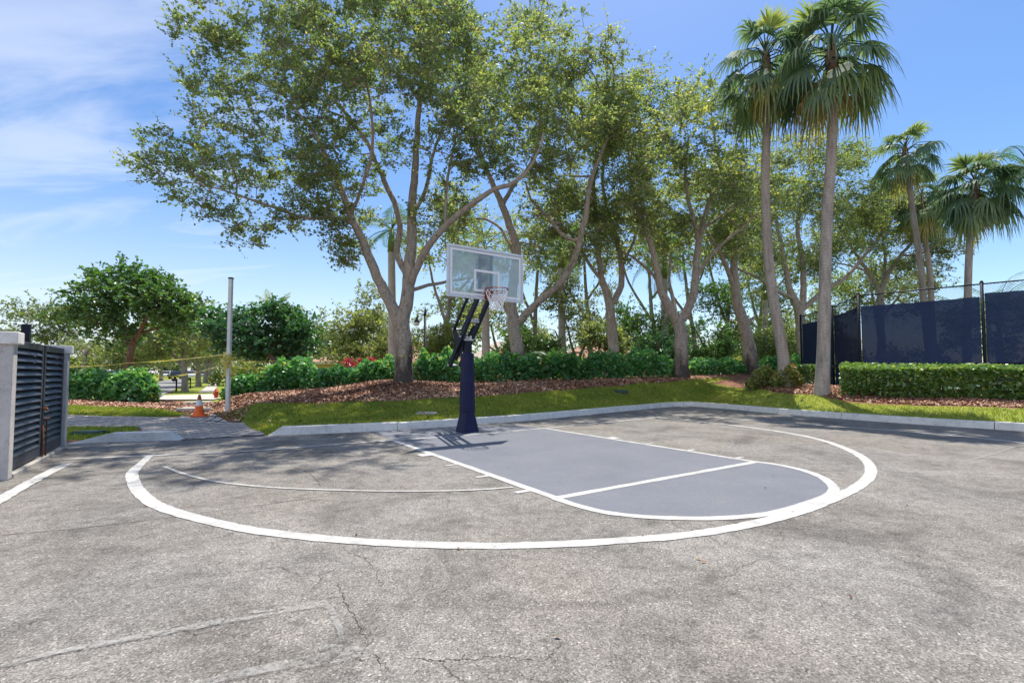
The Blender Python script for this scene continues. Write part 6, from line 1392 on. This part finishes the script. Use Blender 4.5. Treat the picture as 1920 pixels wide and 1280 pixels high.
def valve_box(label, px, py, s, h=0.07, mat='green_plastic'):
    p = G(px, py, 0.18 if py < 790 else .03); z = zt(p[0], p[1]); e = empty('valve_box', (p[0], p[1], z), label, 'valve box')
    MB().box((p[0], p[1], z + h / 2 - .01), (s, s * .62, h)).build('box_rim', M[mat], e, bevel=.015); MB().box((p[0], p[1], z + h - .002), (s * .86, s * .5, .02)).build('lid', M[mat], e, bevel=.006)
valve_box('small dark green valve box in the lawn near the kerb bend', 1165, 753, .5, .10)
valve_box('flat dull green utility lid in the grass behind the ramped kerb end', 168, 813, .55, .06)
valve_box('pale flat concrete lid in the lawn beside the hoop pole', 800, 778, .55, .05, 'concrete')

lb = at(797, 705, 26); lb[2] = zt(lb[0], lb[1]); lt = at(797, 573, 26)
lamp = empty('street_lamp', lb, 'black street lamp post with a hanging bell lantern, between the largest oak and the hoop', 'street lamp')
MB().tube([lb - Z3 * .1, lb + Z3 * .6, lb + Z3 * .62, lt - Z3 * .5], [.10, .10, .075, .065], 12).tube([lt - Z3 * .5, lt - Z3 * .4, lt], [.08, .06, .01], 10).build('post', M['black_metal'], lamp, smooth=True)
L0 = lt - Z3 * .62; MB().tube([L0, L0 + np.array([-.18, 0, .18]), L0 + np.array([-.40, 0, .16]), L0 + np.array([-.44, 0, 0.02])], .02, 8).build('arm', M['black_metal'], lamp, smooth=True)
MB().lathe(L0 + np.array([-.44, 0, -.30]), [(.18, 0), (.16, .05), (.07, .16), (.06, .26), (.02, .32)], 16).build('lantern_hood', M['black_metal'], lamp, smooth=True)
MB().lathe(L0 + np.array([-.44, 0, -.50]), [(.03, 0), (.10, .03), (.14, .12), (.15, .20)], 16).build('lantern_glass', M['white_band'], lamp, smooth=True)

def mailbox(label, px, Y, flip=-1):
    p = at(px, 715, Y); z = zt(p[0], p[1]); p[2] = z; e = empty('mailbox', p, label, 'mailbox', 'black mailboxes along the street'); k_ = 0.62
    MB().box(p + Z3 * .45, (.07, .07, .9)).box(p + np.array([flip * .10, 0, .74]), (.3, .05, .05)).build('post', M['black_metal'], e)
    c = p + np.array([flip * .16, 0, .84]); V = []; 
    for yy in (-.26, .26):
        V += [c + np.array([x * k_, yy * .7, zz_ * k_]) for x, zz_ in ((-.11, -.1), (.11, -.1), (.11, .06), (.07, .13), (0, .155), (-.07, .13), (-.11, .06))]
    MB().add(V, [tuple(range(6, -1, -1)), tuple(range(7, 14))] + [(i, (i + 1) % 7, 7 + (i + 1) % 7, 7 + i) for i in range(7)]).build('box', M['black_metal'], e)
mailbox('black mailbox on its post nearest the orange cone, before the thickest street oak', 331, 33)
mailbox('black mailbox on its post between the first two street oaks', 357, 39)
mailbox('black mailbox on its post between the second and third street oaks', 374, 48)
hp = at(405.5, 732, 24.0); hp[2] = zt(hp[0], hp[1])
hyd = empty('fire_hydrant', hp, 'red fire hydrant half hidden by the hedge end beside the sidewalk', 'fire hydrant')
MB().lathe(hp, [(.13, 0), (.13, .03), (.09, .04), (.09, .34), (.115, .35), (.115, .38), (.09, .40), (.05, .47), (.02, .50)], 14).build('barrel', M['hydrant'], hyd, smooth=False)
MB().tube([hp + np.array([-.15, 0, .26]), hp + np.array([.15, 0, .26])], .045, 10).tube([hp + np.array([0, -.16, .24]), hp + np.array([0, 0, .24])], .055, 10).build('outlet', M['hydrant'], hyd)

def car(label, x, Y, rot, mat, scale=1.0, tall=False):
    p = at(x, 712, Y); z = zt(p[0], p[1]) + .03; e = empty('parked_car' if not tall else 'parked_van', (0, 0, 0), label, 'car' if not tall else 'van', 'cars parked along the street' if not tall else None)
    Lc, Wc = (4.5, 1.8) if not tall else (5.2, 1.95)
    side = [(-2.2, .35), (2.2, .35), (2.25, .75), (1.35, .92), (.75, 1.42), (-1.3, 1.45), (-1.95, .98), (-2.25, .9)] if not tall else [(-2.6, .35), (2.5, .35), (2.55, .95), (1.9, 1.15), (1.3, 2.05), (-2.55, 2.1), (-2.6, 1.0)]
    def ext(pl, w): 
        m = len(pl); V = [(a, -w / 2, b) for a, b in pl] + [(a, w / 2, b) for a, b in pl]
        return V, [tuple(range(m)), tuple(range(2 * m - 1, m - 1, -1))] + [(i, (i + 1) % m, m + (i + 1) % m, m + i) for i in range(m)]
    MB().add(*ext(side, Wc)).build('body', mat, e, bevel=.06)
    win = [(1.15, .98), (.68, 1.34), (-1.2, 1.36), (-1.7, .98)] if not tall else [(1.7, 1.25), (1.25, 1.9), (.2, 1.92), (.2, 1.25)]
    MB().add(*ext(win, Wc + .02)).build('side_window', M['dark_glass'], e)
    fr = [(1.33, .96), (.80, 1.38), (.76, 1.38), (1.27, .96)] if not tall else [(1.88, 1.22), (1.36, 1.98), (1.30, 1.98), (1.8, 1.22)]
    MB().add(*ext([(a + .03, b + .01) for a, b in fr], Wc - .3)).build('windscreen', M['dark_glass'], e)
    for sx in (-1.4, 1.4):
        for sy in (-1, 1):
            w = MB().tube([(sx, sy * (Wc / 2 - .2), .33), (sx, sy * (Wc / 2 + .01), .33)], .33, 16).build('wheel', M['tyre'], e); MB().tube([(sx, sy * (Wc / 2 - .1), .33), (sx, sy * (Wc / 2 + .015), .33)], .19, 12).build('rim', M['grey_metal'], w)
    for sy in (-1, 1): MB().box((2.2, sy * .62, .68), (.08, .3, .12)).build('headlight', M['white_band'], e)
    e.location = (p[0], p[1], z); e.rotation_euler = (0, 0, rot); e.scale = (scale,) * 3
    return e
c1 = car('white car parked across the street, seen left of the thickest street oak trunk', 312, 92, R(-55), M['car_white'])
c2 = car('black car parked across the street, against the thickest street oak trunk', 333, 84, R(-70), M['car_dark'])
c3 = car('white car parked between the first two street oak trunks', 359, 80, R(-60), M['car_white'])
c4 = car('silver car parked between the second and third street oak trunks', 379, 95, R(-60), M['car_grey'])
car('dark blue van parked behind the two clusia bushes near the louvred gate', 194, 30, R(172), M['van_blue'], 0.66, True)

def house(label, x0, x1, Y, depth, eave, ridge, wallm, roofm, windows):
    a, b = at(x0, 700, Y), at(x1, 700, Y); z = zt((a[0] + b[0]) / 2, Y) - .1; e = empty('house', ((a[0] + b[0]) / 2, Y, z), label, 'house')
    X0, X1 = a[0], b[0]; D = depth
    MB().box(((X0 + X1) / 2, Y + D / 2, (z + eave) / 2), (X1 - X0, D, eave - z)).build('wall', wallm, e)
    o_ = .6; hip = min(D / 2, (X1 - X0) / 2 - .5); V = [(X0 - o_, Y - o_, eave), (X1 + o_, Y - o_, eave), (X1 + o_, Y + D + o_, eave), (X0 - o_, Y + D + o_, eave), (X0 + hip, Y + D / 2, ridge), (X1 - hip, Y + D / 2, ridge)]
    rf = MB().add(V, [(0, 1, 5, 4), (1, 2, 5), (2, 3, 4, 5), (3, 0, 4), (3, 2, 1, 0)]).build('roof', roofm, e)
    MB().box(((X0 + X1) / 2, Y - o_ - .012, eave - .1), (X1 - X0 + 2 * o_, .04, .22)).build('fascia', M['wall_cream'], rf)
    for wx in windows:
        w = MB().box((X0 + (X1 - X0) * wx, Y - .02, z + (eave - z) * .52), (1.4, .1, 1.3)).build('window', M['white'], e); MB().box((X0 + (X1 - X0) * wx, Y - .06, z + (eave - z) * .52), (1.2, .06, 1.1)).build('pane', M['dark_glass'], w)
house('ochre house with a clay tile roof showing behind the lamp post and hoop pole', 585, 880, 44, 11, 2.35, 4.6, M['wall_yellow'], M['roof_clay'], (.15, .4, .8))
house('house with a grey tile roof showing directly behind the hoop pole', 872, 1000, 40, 9, 2.1, 4.3, M['wall_cream'], M['roof_grey'], (.3, .7))
house('house with a peach tile roof behind the pale multi stemmed tree', 1060, 1215, 42, 10, 2.2, 5.0, M['wall_cream'], M['roof_clay'], (.25, .6, .85))

# ---------------------------------------------------------------- far wood that closes the horizon
def far_wood():
    rng = np.random.default_rng(99); C = []
    for x in np.arange(-260, 260, 1.6):
        Y = 135 + 12 * math.sin(x * .07) + rng.normal(0, 5); h = 6.5 + 2.2 * math.sin(x * .11 + 1) + 1.5 * math.sin(x * .31) + rng.normal(0, .8)
        for z in np.arange(0.6, h, 0.9): C.append((x + rng.normal(0, .8), Y + rng.normal(0, 1.5), z + rng.normal(0, .3)))
    C = np.array(C); V, var = foliage(C, 50, 0.85, 0.8, 0.55, rng, 4, 0.25, 0.2)
    o = poly_mesh('far_treeline', V, M['oak_far'], None, var); tag(o, kind='stuff')
far_wood()
